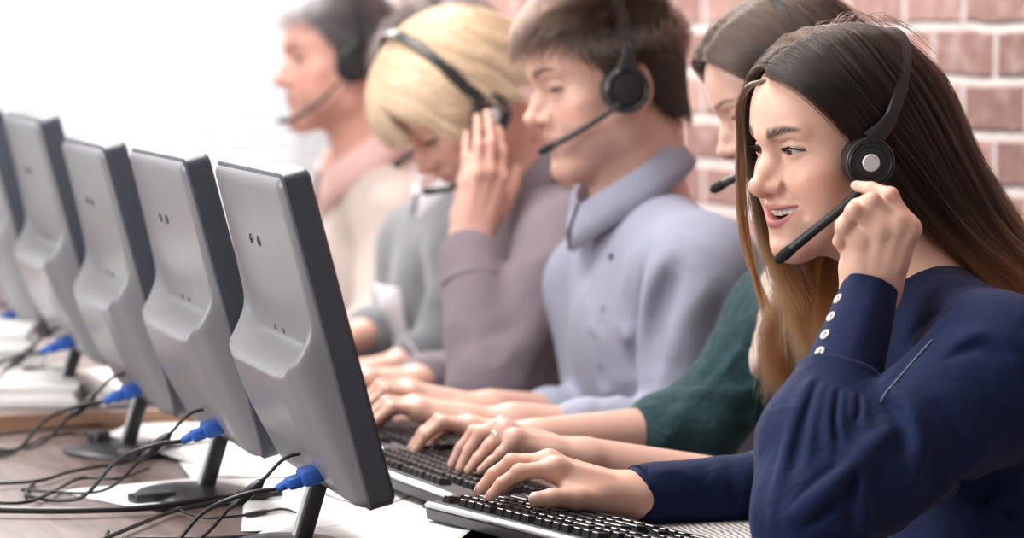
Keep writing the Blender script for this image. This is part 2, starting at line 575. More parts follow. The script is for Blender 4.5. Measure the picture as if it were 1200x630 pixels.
def monitor_mesh():
    """local frame: x toward the user (screen side +x), y along the width, z up the panel; bottom centre at origin"""
    g = {}
    hw = MW / 2
    # bezel: rounded rectangle ring plate, dark
    def rrect(w, h, r, zoff=0, n=6):
        pts = []
        for cx_, cz, a0 in ((w - r, h - r, 0), (-w + r, h - r, 90), (-w + r, -h + r, 180), (w - r, -h + r, 270)):
            for k in range(n + 1):
                a = math.radians(a0 + 90 * k / n); pts.append((cx_ + r * math.cos(a), cz + r * math.sin(a) + zoff))
        return pts
    def loft(secs, name, material, parent, caps=True, auto=28):
        mb = MB(); rings = []
        for (x, pts) in secs:
            rings.append([mb.bm.verts.new((x, p[0], p[1])) for p in pts])
        n = len(rings[0])
        for i in range(len(rings) - 1):
            for k in range(n):
                mb.bm.faces.new((rings[i][k], rings[i][(k + 1) % n], rings[i + 1][(k + 1) % n], rings[i + 1][k]))
        if caps:
            mb.bm.faces.new(rings[0]); mb.bm.faces.new(rings[-1])
        return mb.build(name, material, parent, auto=auto)
    return rrect, loft

def make_monitor():
    root = empty('computer_monitor')
    rrect, loft = monitor_mesh()
    hw, hh = MW / 2, MH / 2
    R = Matrix.Rotation(-TILT, 4, 'Y')      # lean back: top goes to -x
    pivot = Vector((0.0, 0, 0.060))
    M = Matrix.Translation(pivot) @ R
    def fix(o):
        o.data.transform(M); return o
    # dark front half (bezel body), 20 mm thick
    fix(loft([(-0.0030, rrect(hw - 0.004, hh - 0.004, 0.010, hh)), (-0.0022, rrect(hw - 0.0012, hh - 0.0012, 0.010, hh)), (-0.001, rrect(hw, hh, 0.010, hh)), (0.021, rrect(hw, hh, 0.010, hh)), (0.025, rrect(hw - 0.004, hh - 0.004, 0.008, hh)), (0.025, rrect(hw - 0.014, hh - 0.014, 0.003, hh)), (0.022, rrect(hw - 0.016, hh - 0.016, 0.003, hh))], 'bezel', M_side, root))
    fix(loft([(0.0222, rrect(hw - 0.0165, hh - 0.0165, 0.003, hh)), (0.0225, rrect(hw - 0.017, hh - 0.017, 0.003, hh))], 'screen', M_screen, root))
    # grey rear shell as a height field over (y, z)
    ny, nz_ = 140, 150
    def depth(y, z):
        # distance to rounded rect edge
        inset = 0.0
        ay, az = abs(y), abs(z - hh)
        e = min(hw - ay, hh - az)
        # rim ramps up quickly
        rim = 0.0085 * (1 - math.exp(-max(e, 0) / 0.0035))
        # bulged lower body; the upper area is recessed with a U-shaped ledge
        zl = 0.150
        w_in = hw - 0.003; rr = 0.048
        qx = max(ay - (w_in - rr), 0); qz = max((zl + rr) - z, 0)
        dist = math.hypot(qx, qz) - rr if (qx > 0 or qz > 0) else -rr
        dist = max(dist, -0.05)
        t = min(max((dist + 0.011) / 0.022, 0), 1); t = t * t * (3 - 2 * t)
        up = min(max((z - zl) / (MH - zl - 0.01), 0), 1)
        body = (0.008 + 0.024 * min(z / zl, 1) ** 0.9) * (1 - up) ** 1.3 + 0.0003
        q_ = min(1, max(e - 0.0005, 0) / 0.030); body = body * math.sqrt(max(0, 1 - (1 - q_) ** 2))
        low = 0.010 * math.exp(-((z - 0.10) / 0.09) ** 2) * min(1, max(e, 0) / 0.06)
        return rim + t * body + (low if t > 0 else 0) * t
    mb = MB()
    rows = []
    for i in range(nz_ + 1):
        z0 = MH * i / nz_
        row = []
        for j in range(ny + 1):
            y0 = -hw + MW * j / ny
            # round the plan corners
            r = 0.012
            ay, az = abs(y0), abs(z0 - hh)
            yy, zz = y0, z0
            if ay > hw - r and az > hh - r:
                vx, vz = ay - (hw - r), az - (hh - r)
                m_ = max(vx, vz); l_ = math.hypot(vx, vz) or 1
                vx, vz = vx / l_ * m_, vz / l_ * m_
                yy = math.copysign(hw - r + vx, y0); zz = hh + math.copysign(hh - r + vz, z0 - hh)
            edge = i in (0, nz_) or j in (0, ny)
            row.append((0.0 if edge else -depth(y0, z0), yy * (hw - 0.0022) / hw, hh + (zz - hh) * (hh - 0.0022) / hh))
        rows.append(row)
    mb.grid(rows)
    sh = fix(mb.build('rear_shell', M_grey, root, smooth=True))
    # screw holes: two pairs
    for (yy, zz) in ((0.048, 0.258), (0.006, 0.258), (0.044, 0.166), (0.0, 0.166)):
        h = MB().disc((-depth(yy, zz) - 0.0004, yy, zz), (-1, 0, 0), [(0, 0.0), (0.0035, 0.0002), (0.0042, 0.0008), (0.0052, 0.0006), (0.0056, -0.001)], 16)
        if zz > 0.2:
            fix(h.build('screw_hole', M_black, root, smooth=True))
        else:
            fix(MB().disc((-depth(yy, zz) - 0.0004, yy, zz), (-1, 0, 0), [(0, 0.0), (0.0022, 0.0002), (0.003, 0.0006), (0.0034, -0.001)], 12).build('screw_hole', M_side, root, smooth=True))
            h.bm.free() if False else None
    # port recess
    pr = MB(); pr.box((-0.016, -0.052, 0.046), (0.014, 0.062, 0.022), bevel=0.004)
    fix(pr.build('port_recess', M_black, root, auto=30))
    # connector
    c = MB(); c.box((-0.034, -0.085, 0.034), (0.022, 0.036, 0.016), bevel=0.004)
    c.box((-0.050, -0.085, 0.032), (0.018, 0.024, 0.012), bevel=0.004)
    c.tube([(-0.056, -0.081, 0.032), (-0.068, -0.078, 0.029)], [0.0055, 0.004], 10)
    # brushed thumbscrews
    vga = fix(c.build('video_connector', M_blue, root, auto=30))
    # neck: a slanted flat column, bright strip beside a dark one
    Rn = Matrix.Rotation(math.radians(17), 3, 'Y')
    MB().box((-0.026, 0.0085, 0.036), (0.016, 0.0125, 0.086), rot=Rn, bevel=0.003).build('neck', M_chrome, root, auto=30)
    MB().box((-0.026, -0.0065, 0.036), (0.016, 0.0165, 0.086), rot=Rn, bevel=0.003).build('neck_spine', M_black, root, auto=30)
    MB().box((-0.0345, -0.0055, 0.036), (0.0016, 0.0030, 0.080), rot=Rn, bevel=0.0005).build('neck_trim', M_chrome, root, auto=30)
    ba = MB()
    prof = [(0.0, 0.013), (0.030, 0.012), (0.070, 0.007), (0.086, 0.004), (0.090, 0.002), (0.088, 0.0), (0, 0)]
    ba.disc((0, 0, 0), (0, 0, 1), prof, 48)
    bo = ba.build('base', M_black, root, smooth=True); bo.location = (-0.045, 0, 0); bo.scale = (0.75, 1, 1)
    index_kids(root)
    return root

mon_lab = [
    'grey computer monitor nearest of the row, next to the keyboard of the woman in navy',
    'grey computer monitor just behind the nearest one, blue plug above its chrome neck',
    'grey computer monitor in the middle of the row of five, third from the front',
    'grey computer monitor fourth from the front, next to the stacks of white paper',
    'grey computer monitor farthest along the row, mostly cut off by the frame']
MON = []
root0 = make_monitor()
for i in range(5):
    o = root0 if i == 0 else copy_tree(root0)
    o.location = (0.930 + 0.004 * i, 3.30 + 0.42 * i, DESK + (0.022 if i > 2 else 0))
    o.rotation_euler = (0, 0, math.radians([-4.2, -3.6, -4.0, -3.5, -4.0][i]))
    tag(o, mon_lab[i], 'monitor', 'grey monitors along the desk')
    MON.append(o)
# ================================================================ HEADS AND HANDS
def head_grp(M, smile=0.0, male=0.0, mouth_open=0.0, lids=0.0, nose=1.0, wide=1.0, detail=True):
    """head-local: x left/right, y forward, z up; origin between the ears.  lids: 0 open .. 1 looking down / closed"""
    g = Grp(M)
    X = lambda x: x * wide
    # skull
    g.add(Ell((0, -0.006, 0.046), (X(0.0742), 0.089, 0.081)))
    g.add(Ell((0, 0.044, 0.050), (X(0.0600), 0.0565, 0.062)), 0.02)
    g.add(Ell((0, 0.030, -0.012), (X(0.0600), 0.0555, 0.066)), 0.02)
    # jaw
    for s in (-1, 1):
        g.add(Cone((s * X(0.047), 0.012, -0.050), (s * X(0.015), 0.070, -0.083 - 0.003 * male), 0.0150 + 0.003 * male, 0.0135 + 0.002 * male), 0.022)
        g.add(Cone((s * X(0.052), 0.005, -0.005), (s * X(0.047), 0.012, -0.050), 0.016, 0.0150 + 0.003 * male), 0.02)
        # cheek bone and cheek
        g.add(Ell((s * X(0.044), 0.055, -0.006), (0.018, 0.020, 0.015)), 0.022)
        g.add(Ell((s * X(0.034), 0.0655, -0.024 + 0.004 * smile), (0.017 + 0.002 * smile, 0.016 + 0.0035 * smile, 0.019)), 0.020)
        g.add(Ell((s * X(0.042), 0.050, -0.048), (0.016, 0.022, 0.022)), 0.025)
    g.add(Ell((0, 0.0795 + 0.002 * male, -0.0855 - 0.003 * male), (0.0165 + 0.004 * male, 0.0150, 0.0140)), 0.018)
    g.add(Ell((0, 0.071, -0.050), (0.030, 0.0245, 0.030)), 0.018)
    # under chin
    g.add(Cone((0, 0.055, -0.078), (0, -0.005, -0.070), 0.020, 0.030), 0.025)
    # brow ridge
    for s in (-1, 1):
        g.add(Cone((s * 0.010, 0.0885, 0.0335), (s * 0.038, 0.0765, 0.0385), 0.0070 + 0.0018 * male, 0.0070 + 0.001 * male), 0.014)
    g.add(Ell((0, 0.083, 0.036), (0.016, 0.0135 + 0.001 * male, 0.014)), 0.016)
    # sockets
    for s in (-1, 1):
        g.sub(Ell((s * 0.0310, 0.0950, 0.0185), (0.0170, 0.0140, 0.0100)), 0.012)
        g.sub(Ell((s * 0.0165, 0.0985, 0.012), (0.0070, 0.0120, 0.0130)), 0.010)
    # nose
    n = nose
    g.add(Cone((0, 0.0835, 0.026), (0, 0.0945 + 0.006 * n, -0.004), 0.0062, 0.0068), 0.010)
    g.add(Cone((0, 0.0945 + 0.006 * n, -0.004), (0, 0.1010 + 0.010 * n, -0.0165), 0.0068, 0.0086), 0.008)
    g.add(Ell((0, 0.098 + 0.010 * n, -0.0185), (0.0095, 0.0095, 0.0083)), 0.006)
    g.add(Cone((0, 0.101 + 0.006 * n, -0.025), (0, 0.094, -0.032), 0.0042, 0.0045), 0.006)
    for s in (-1, 1):
        g.add(Cone((s * 0.0095, 0.101, -0.0205), (s * 0.0135, 0.0920, -0.0215), 0.0058, 0.0068), 0.006)
        g.add(Cone((s * 0.004, 0.091, 0.000), (s * 0.014, 0.083, -0.018), 0.009, 0.010), 0.012)
        g.sub(Ell((s * 0.0075, 0.1000, -0.0288), (0.0032, 0.0060, 0.0055)), 0.003)
        # crease beside the ala
        g.sub(Cone((s * 0.0205, 0.0910, -0.0170), (s * 0.0205, 0.0900, -0.0245), 0.0014, 0.0014), 0.005)
    if smile > 0:
        for s in (-1, 1):
            a = np.array([(s * 0.0215, 0.0920, -0.0250), (s * 0.0310, 0.0870, -0.0370), (s * 0.0370, 0.0800, -0.0500)])
            for p, q in zip(a[:-1], a[1:]):
                g.sub(Cone(p, q, 0.0012, 0.0012), 0.0100)
    # lips
    mo = mouth_open
    cx, cy, cz = 0.0225 + 0.0085 * smile, 0.0800 - 0.0040 * smile, -0.0490 + 0.0085 * smile
    uz = -0.0435 + 0.0028 * smile
    up = [(-cx, cy, cz), (-0.0160, 0.0885, uz - 0.0020 + 0.0020 * smile), (-0.0050, 0.0945, uz), (0, 0.0945, uz - 0.0010), (0.0050, 0.0945, uz), (0.0160, 0.0885, uz - 0.0020 + 0.0020 * smile), (cx, cy, cz)]
    lo = [(-cx, cy, cz), (-0.0170, 0.0850, -0.0535 - mo * 0.55 + 0.0025 * smile), (-0.0060, 0.0910, -0.0570 - mo), (0.0060, 0.0910, -0.0570 - mo), (0.0170, 0.0850, -0.0535 - mo * 0.55 + 0.0025 * smile), (cx, cy, cz)]
    q = 1 - 0.22 * smile
    ru = [0.0018, 0.0036 * q, 0.0048 * q, 0.0044 * q, 0.0048 * q, 0.0036 * q, 0.0018]
    rl = [0.0018, 0.0040, 0.0056, 0.0056, 0.0040, 0.0018]
    def slit(P):
        x = np.clip(np.abs(P[:, 0]) / (cx - 0.0015), 0, 1)
        u_ = 1 - x * x
        top = cz * (1 - u_) + (uz - 0.0036) * u_
        bot = cz * (1 - u_ ** 0.8) + (-0.0525 - mo * 0.95) * u_ ** 0.8
        d = np.maximum(P[:, 2] - top, bot - P[:, 2])
        d = np.maximum(d, np.abs(P[:, 0]) - cx + 0.001)
        return np.maximum(d, 0.066 - P[:, 1])
    L = Grp()
    for i in range(6): L.add(Cone(up[i], up[i + 1], ru[i], ru[i + 1]), 0.002)
    for i in range(5): L.add(Cone(lo[i], lo[i + 1], rl[i], rl[i + 1]), 0.002 if mo == 0 else 0.0)
    L.bound()
    g.add(L, 0.0045)
    if mo > 0:
        g.sub(Fn(slit, (0, 0.085, -0.048), 0.04), 0.0014)
    else:
        for i in range(6):
            a = np.array(up[i]); b_ = np.array(up[i + 1]); a = a + (0, 0.0045, 0); b_ = b_ + (0, 0.0045, 0)
            a[2] = cz + (a[2] - cz) * 0.35 - 0.0005; b_[2] = cz + (b_[2] - cz) * 0.35 - 0.0005
            g.sub(Cone(a, b_, 0.0007, 0.0007), 0.003)
    # mentolabial dip, philtrum
    g.sub(Ell((0, 0.0985, -0.0690 - mo * 0.5), (0.016, 0.0075, 0.0055)), 0.010)
    g.sub(Cone((0, 0.1015, -0.0335), (0, 0.1010, -0.0385), 0.0018, 0.0018), 0.004)
    # eyelids: a thin ball round the eye with the almond opening cut through
    for s in (-1, 1):
        g.add(Ell((s * 0.0288, 0.0742, 0.0188), (0.0150, 0.0141, 0.0134)), 0.004)
        g.add(Cone((s * 0.0195, 0.0800, 0.0172), (s * 0.0440, 0.0690, 0.0190), 0.0030, 0.0030), 0.006)
        if lids < 0.99:
            hgt = 0.0052 * (1 - lids) + 0.0006
            zc = 0.0180 - 0.0035 * lids
            E = Grp()
            E.add(Ell((s * 0.0288, 0.0900, zc - 0.0052 + hgt * 0), (0.0150, 0.0150, 0.0108)))
            # intersection of two discs makes the almond
            E.cut(Ell((s * 0.0288, 0.0900, zc + 0.0100 - 0.0044 + 0.0), (0.0240, 0.0200, 0.0108)))
            E.ops = []
            up_r, lo_r = 0.019, 0.024
            hh_ = hgt
            def alm(P, s=s, zc=zc, hu=hgt * 1.05, hl=hgt * 0.75):
                x = (P[:, 0] - s * 0.0288) * s
                w_ = 0.0160
                u_ = np.clip(1 - (x / w_) ** 2, 0, None)
                tilt = 0.0012 * x / w_
                top = zc + tilt + hu * u_ ** 0.75; bot = zc + tilt - hl * u_ ** 0.9
                d = np.maximum(P[:, 2] - top, bot - P[:, 2])
                d = np.maximum(d, np.abs(x) - w_)
                return np.maximum(d, 0.070 - P[:, 1])
            g.sub(Fn(alm, (s * 0.0288, 0.085, zc), 0.02), 0.0010)
        # lid crease
        g.sub(Cone((s * 0.0215, 0.0862, 0.0262), (s * 0.0320, 0.0873, 0.0288), 0.0008, 0.0008), 0.003)
        g.sub(Cone((s * 0.0320, 0.0873, 0.0288), (s * 0.0430, 0.0790, 0.0255), 0.0008, 0.0008), 0.003)
    # ears
    for s in (-1, 1):
        R = frame((0.25 * s, 0.97, 0.12), (0, -0.1, 1))      # rows
        e0 = np.array((s * X(0.0735), -0.010, 0.004))
        g.add(Ell(e0, (0.0165, 0.031, 0.0060), frame((0.15, 0.98, -0.12), (0, 0.12, 1))), 0.004)
        g.sub(Ell(e0 + (s * 0.0075, 0.002, 0.002), (0.0115, 0.023, 0.0060), frame((0.15, 0.98, -0.12), (0, 0.12, 1))), 0.003)
        g.add(Cone(e0 + (s * 0.002, 0.000, -0.014), e0 + (s * 0.002, -0.004, 0.016), 0.0035, 0.003), 0.004)
        g.add(Ell(e0 + (0, 0.006, -0.028), (0.0060, 0.007, 0.009)), 0.005)
    return g.bound()

def eye_parts(M, parent, iris=(0.10, 0.055, 0.03), look=(0, 0), tag_l=None):
    """eyeballs as parts; painted by latitude about the gaze axis"""
    sc_ = np.linalg.norm(np.asarray(M)[:3, 0])
    for s in (-1, 1):
        c = np.array((s * 0.0288, 0.0746, 0.0185))
        gz = _n((look[0], 1, look[1]))
        V, Q = [], []
        n, m = 28, 20
        ax = frame(gz, (0, 0, 1))
        for i in range(m + 1):
            th = math.pi * i / m * 0.62
            for k in range(n):
                ph = 2 * math.pi * k / n
                r = 0.0122 + 0.0006 * math.exp(-(th / 0.45) ** 4)
                V.append(c + r * (ax[0] * math.cos(th) + (ax[1] * math.cos(ph) + ax[2] * math.sin(ph)) * math.sin(th)))
        for i in range(m):
            for k in range(n):
                Q.append((i * n + k, i * n + (k + 1) % n, (i + 1) * n + (k + 1) % n, (i + 1) * n + k))
        V = np.array(V)
        th = np.repeat(np.arange(m + 1) * math.pi * 0.62 / m, n)
        col = np.where((th < 0.20)[:, None], np.array((0.005, 0.004, 0.004)), np.where((th < 0.50)[:, None], np.array(iris), np.array((0.55, 0.49, 0.47))))
        Mx = np.asarray(M)
        W = V @ Mx[:3, :3].T + Mx[:3, 3]
        me = np_mesh('eye', W, np.array(Q), col)
        o = link('eye', me, M_EYE); unparented_world(o, parent)

def head_colors(M, skin, lip, blush=0.25, brow=(0.05, 0.03, 0.02), brow_w=0.0042, lip_top=0.0, mo=0.0, smile=0.0, stubble=0.0):
    Mi = np.linalg.inv(np.asarray(M))
    skin = np.array(skin); lip = np.array(lip); brow = np.array(brow)
    def f(V):
        P = V @ Mi[:3, :3].T + Mi[:3, 3]
        C = np.tile(skin, (len(V), 1))
        nz_ = vnoise(P * 160, 3) * 0.5 + vnoise(P * 60, 5) * 0.5
        C = C * (1 + 0.035 * nz_[:, None])
        ax = np.abs(P[:, 0])
        def g3(c, r): return np.exp(-(((ax - c[0]) / r[0]) ** 2 + ((P[:, 1] - c[1]) / r[1]) ** 2 + ((P[:, 2] - c[2]) / r[2]) ** 2))
        red = skin * np.array((1.04, 0.70, 0.66))
        w = (blush * (g3((0.042, 0.065, -0.018), (0.02, 0.03, 0.018)) + 0.8 * g3((0, 0.11, -0.018), (0.013, 0.02, 0.012)) + 0.6 * g3((0, 0.085, -0.09), (0.02, 0.03, 0.012))))[:, None]
        C = C * (1 - w) + red * w
        if stubble > 0:
            w = stubble * np.clip((-0.030 - P[:, 2]) / 0.02, 0, 1) * np.clip((P[:, 1] - 0.0) / 0.03, 0, 1) * (P[:, 2] > -0.115)
            w = (w * (1 - 0.5 * g3((0.0, 0.10, -0.05), (0.02, 0.02, 0.006))))[:, None]
            C = C * (1 - w) + np.array((0.22, 0.15, 0.13)) * w
        # lips
        cx = 0.0225 + 0.0085 * smile
        x_ = np.clip(ax / cx, 0, 1); u = 1 - x_ * x_
        cz = -0.0490 + 0.0085 * smile; uz = -0.0435 + 0.0028 * smile
        top = (cz + 0.0016) * (1 - u) + (uz + 0.0042 - 0.0008 * smile) * u - 0.0013 * np.exp(-(P[:, 0] / 0.0025) ** 2)
        bot = (cz - 0.0018) * (1 - u ** 0.8) + (-0.0622 - mo) * u ** 0.8
        w = np.clip((top - P[:, 2]) / 0.0010, 0, 1) * np.clip((P[:, 2] - bot) / 0.0013, 0, 1) * (P[:, 1] > 0.074) * (ax < cx + 0.001)
        w = w[:, None] * 0.9
        C = C * (1 - w) + lip * w
        # mouth inside is dark
        ins = ((P[:, 1] < 0.0835 - 11 * P[:, 0] ** 2) & (ax < cx - 0.001) & (P[:, 2] < uz - 0.001) & (P[:, 2] > -0.0565 - mo) & (P[:, 1] > 0.05)) if mo > 0 else np.zeros(len(V), bool)
        C[ins] = (0.10, 0.02, 0.02)
        # eyebrows (hair, part of the skin mesh colour)
        t = (ax - 0.012) / 0.036
        zb = 0.0350 + 0.0068 * np.sin(np.clip(t, 0, 1) * math.pi * 0.62) - 0.0035 * np.clip(t - 0.55, 0, 1)
        hw = brow_w * (0.9 - 0.65 * np.clip(t, 0, 1)) 
        fz = vnoise(np.stack([P[:, 0] * 900 + P[:, 2] * 500, P[:, 2] * 300, P[:, 1] * 0], -1), 9)
        w = np.clip(1.4 - np.abs(P[:, 2] - zb) / hw, 0, 1) * np.clip((t + 0.05) / 0.1, 0, 1) * np.clip((1.04 - t) / 0.12, 0, 1) * (P[:, 1] > 0.05)
        w = (np.clip(w * (0.88 + 0.25 * fz), 0, 1))[:, None]
        C = C * (1 - w) + brow * w
        # lash line / liner
        w = np.zeros(len(V))
        for s in (-1, 1):
            x = (P[:, 0] - s * 0.0288) * s
            u_ = np.clip(1 - (x / 0.0145) ** 2, 0, 1)
            w += np.exp(-((np.hypot(np.hypot(P[:, 0] - s * 0.0288, P[:, 2] - 0.019), P[:, 1] - 0.0742) - 0.0120) / 0.0010) ** 2) * (P[:, 1] > 0.074)
        w = np.clip(w, 0, 1)[:, None] * 0.75
        C = C * (1 - w) + np.array((0.06, 0.03, 0.025)) * w
        return np.clip(C, 0, 1)
    return f

def teeth_part(M, parent, mo, smile):
    """upper row: each tooth a rounded block on the dental arch"""
    Mx = Matrix([list(r) for r in np.asarray(M)])
    root = None
    x = 0.0
    uz = -0.0435 + 0.0028 * smile
    pos = []
    for wd, hh in ((0.0082, 0.0098), (0.0066, 0.0088), (0.0072, 0.0094), (0.0062, 0.0080), (0.0060, 0.0074)):
        pos.append((x + wd / 2, wd, hh)); x += wd * 0.93
    mb = MB()
    for s in (-1, 1):
        for (xc, wd, hh) in pos:
            y = 0.0865 - 17 * xc * xc
            ang = math.atan(-34 * xc) * s
            sx = math.sin(math.atan(xc * 22)) * 0.024 if False else xc
            mb.box((s * xc, y, uz - 0.0008 - hh * 0.5 + 0.0035 * (xc / 0.028) ** 2), (wd * 1.02 / max(math.cos(ang), 0.6) * 0.92, 0.0045, hh), rot=Matrix.Rotation(ang, 3, 'Z'), bevel=0.0011, seg=3)
    bmesh.ops.transform(mb.bm, matrix=Mx, verts=mb.bm.verts)
    o = mb.build('teeth', M_TEETH, None, smooth=True)
    unparented_world(o, parent)
    return o

def lash_part(M, parent, lids=0.0):
    rr = random.Random(5)
    for s in (-1, 1):
        mb = MB()
        for i in range(60):
            x = -0.0138 + 0.0296 * i / 59
            u_ = max(1 - (x / 0.0160) ** 2, 0)
            hgt = 0.0052 * (1 - lids) + 0.0006
            z = 0.0180 - 0.0035 * lids + 0.0012 * x / 0.014 + hgt * 1.05 * u_ ** 0.75 - 0.0005
            y = 0.0742 + math.sqrt(max(0.0140 ** 2 - x * x * 0.80 - (z - 0.019) ** 2, 1e-6)) - 0.0002
            p = np.array((s * (0.0288 + x), y, z))
            L_ = 0.0046 + 0.003 * max(x, 0) / 0.014
            d = _n((s * (x * 40 + rr.uniform(-.1, .1)), 1.0, -0.15 - 0.6 * lids))
            pts = [p, p + d * L_ * 0.5 + (0, 0, -0.0002), p + d * L_ + (0, 0, 0.0022 * (1 - lids))]
            mb.tube(pts, [0.00040, 0.00030, 0.00008], 4)
        Mx = Matrix([list(r) for r in np.asarray(M)])
        bmesh.ops.transform(mb.bm, matrix=Mx, verts=mb.bm.verts)
        o = mb.build('eyelashes', M_LASH, None); unparented_world(o, parent)

def skin_mat(name, sss=0.12):
    m = mat(name, (0.7, 0.45, 0.36), 0.42, spec=0.35)
    vcol(m)
    N, L, b = nodes(m)
    b.inputs['Subsurface Weight'].default_value = sss
    b.inputs['Subsurface Radius'].default_value = (0.010, 0.004, 0.002)
    b.inputs['Subsurface Scale'].default_value = 1.0
    n = N.new('ShaderNodeTexNoise'); n.inputs['Scale'].default_value = 900; n.inputs['Detail'].default_value = 3
    tc = N.new('ShaderNodeTexCoord'); L.new(tc.outputs['Object'], n.inputs['Vector'])
    bp = N.new('ShaderNodeBump'); bp.inputs['Strength'].default_value = 0.12; bp.inputs['Distance'].default_value = 0.0005
    L.new(n.outputs['Fac'], bp.inputs['Height']); L.new(bp.outputs['Normal'], b.inputs['Normal'])
    return m
M_SKIN = skin_mat('skin')
M_EYE = vcol(mat('eyeball', (0.8, 0.8, 0.8), 0.08, spec=0.6))
M_TEETH = mat('teeth enamel', (0.80, 0.74, 0.68), 0.2)
M_LASH = mat('eyelash', (0.012, 0.008, 0.006), 0.6)
M_NAIL = mat('fingernail', (0.74, 0.46, 0.40), 0.22)

def head_matrix(pos, yaw, pitch=0.0, roll=0.0, scale=1.0):
    """yaw: direction the face points, degrees from +X; pitch: nod down positive; roll: tilt of the head toward its own left"""
    y, p, r = map(math.radians, (yaw, pitch, roll))
    fwd = np.array((math.cos(y) * math.cos(p), math.sin(y) * math.cos(p), -math.sin(p)))
    lat = np.array((math.sin(y), -math.cos(y), 0))       # right of the face direction
    up = np.cross(lat, fwd)
    l2 = lat * math.cos(r) + up * math.sin(r); u2 = -lat * math.sin(r) + up * math.cos(r)
    return mat4(np.stack([l2, fwd, u2]), np.asarray(pos, float), scale)
# ================================================================ BODIES AND CLOTHES
def hand_world(g, wr, wl, nrm, kn, fingers, thumb, k=1.0, wr_w=0.026, tendons=True):
    """wr: wrist centre; wl: unit vector across the wrist toward the thumb; nrm: out of the back of the hand;
    kn: four knuckles (index first); fingers: four lists of three joints; thumb: four points"""
    wr = np.asarray(wr, float); wl = _n(wl); nrm = _n(nrm)
    rad = [(0.0093, 0.0080, 0.0070, 0.0058), (0.0093, 0.0081, 0.0071, 0.0060), (0.0088, 0.0076, 0.0067, 0.0056), (0.0080, 0.0068, 0.0060, 0.0050)]
    kn = [np.asarray(q, float) for q in kn]
    fingers = [[np.asarray(q, float) for q in f] for f in fingers]
    thumb = [np.asarray(q, float) for q in thumb]
    ws = [wr + wl * y * k for y in (0.015, 0.005, -0.005, -0.015)]
    for q, w in zip(kn, ws):
        g.add(Cone(w, q - nrm * 0.005 * k, 0.0150 * k, 0.0118 * k), 0.014)
    mid = (kn[3] * 0.5 + ws[3] * 0.5); g.add(Ell(mid - nrm * 0.010 * k, 0.0145 * k), 0.014)
    g.add(Cone(thumb[0], thumb[1], 0.0165 * k, 0.0118 * k), 0.014)
    g.add(Cone(thumb[1], thumb[2], 0.0112 * k, 0.0098 * k), 0.005)
    g.add(Cone(thumb[2], thumb[3], 0.0098 * k, 0.0078 * k), 0.003)
    g.add(Cone(wr * 0.45 + kn[0] * 0.55 - nrm * 0.006, thumb[1] * 0.55 + kn[0] * 0.45 - nrm * 0.006, 0.011 * k, 0.0065 * k), 0.014)
    for i in range(4):
        p = kn[i]
        for j in range(3):
            q = fingers[i][j]
            g.add(Cone(p, q, rad[i][j] * k, rad[i][j + 1] * k), 0.009 if j == 0 else 0.003)
            p = q
        g.add(Ell(kn[i] + nrm * 0.0015 * k, 0.0080 * k), 0.010)
        g.add(Ell(fingers[i][0], rad[i][1] * 1.03 * k), 0.004)
        if tendons:
            g.add(Cone(ws[i] * 0.6 + kn[i] * 0.4 + nrm * 0.010 * k, kn[i] + nrm * 0.0055 * k, 0.0016 * k, 0.0026 * k), 0.010)
    return g

def nails_world(fingers, kn, thumb, nrm, parent, k=1.0, which=(0, 1, 2, 3), thumb_up=None, do_thumb=False):
    js = [(f[0], f[1], f[2], 0.0058 * k) for f in fingers]
    L_ = [(js[i], i) for i in which]
    if do_thumb: L_.append(((thumb[1], thumb[2], thumb[3], 0.0078 * k), 4))
    for (a0, a, b, r), i in L_:
        a0, a, b = map(lambda q: np.asarray(q, float), (a0, a, b))
        d = _n(b - a); d0 = _n(a - a0); up = d0 - d * (d0 @ d)
        if np.linalg.norm(up) < 0.15 or i == 4: up = np.asarray(nrm if i != 4 or thumb_up is None else thumb_up, float)
        up = _n(up - d * (up @ d)); lat = np.cross(d, up)
        rows = []
        for ii in range(6):
            t = ii / 5; row = []
            for j in range(7):
                s_ = -1 + j / 3
                w = r * 0.80 * (1 - 0.25 * (2 * t - 1) ** 4)
                q = b + d * (-0.006 + 0.0125 * t) * k + lat * w * s_ + up * (r * 1.05 * math.sqrt(1 - (0.75 * s_) ** 2) + 0.0002 - 0.0020 * t * t)
                row.append(Vector(q))
            rows.append(row)
        o = MB().grid(rows).build('fingernail', M_NAIL, None, smooth=True); unparented_world(o, parent)

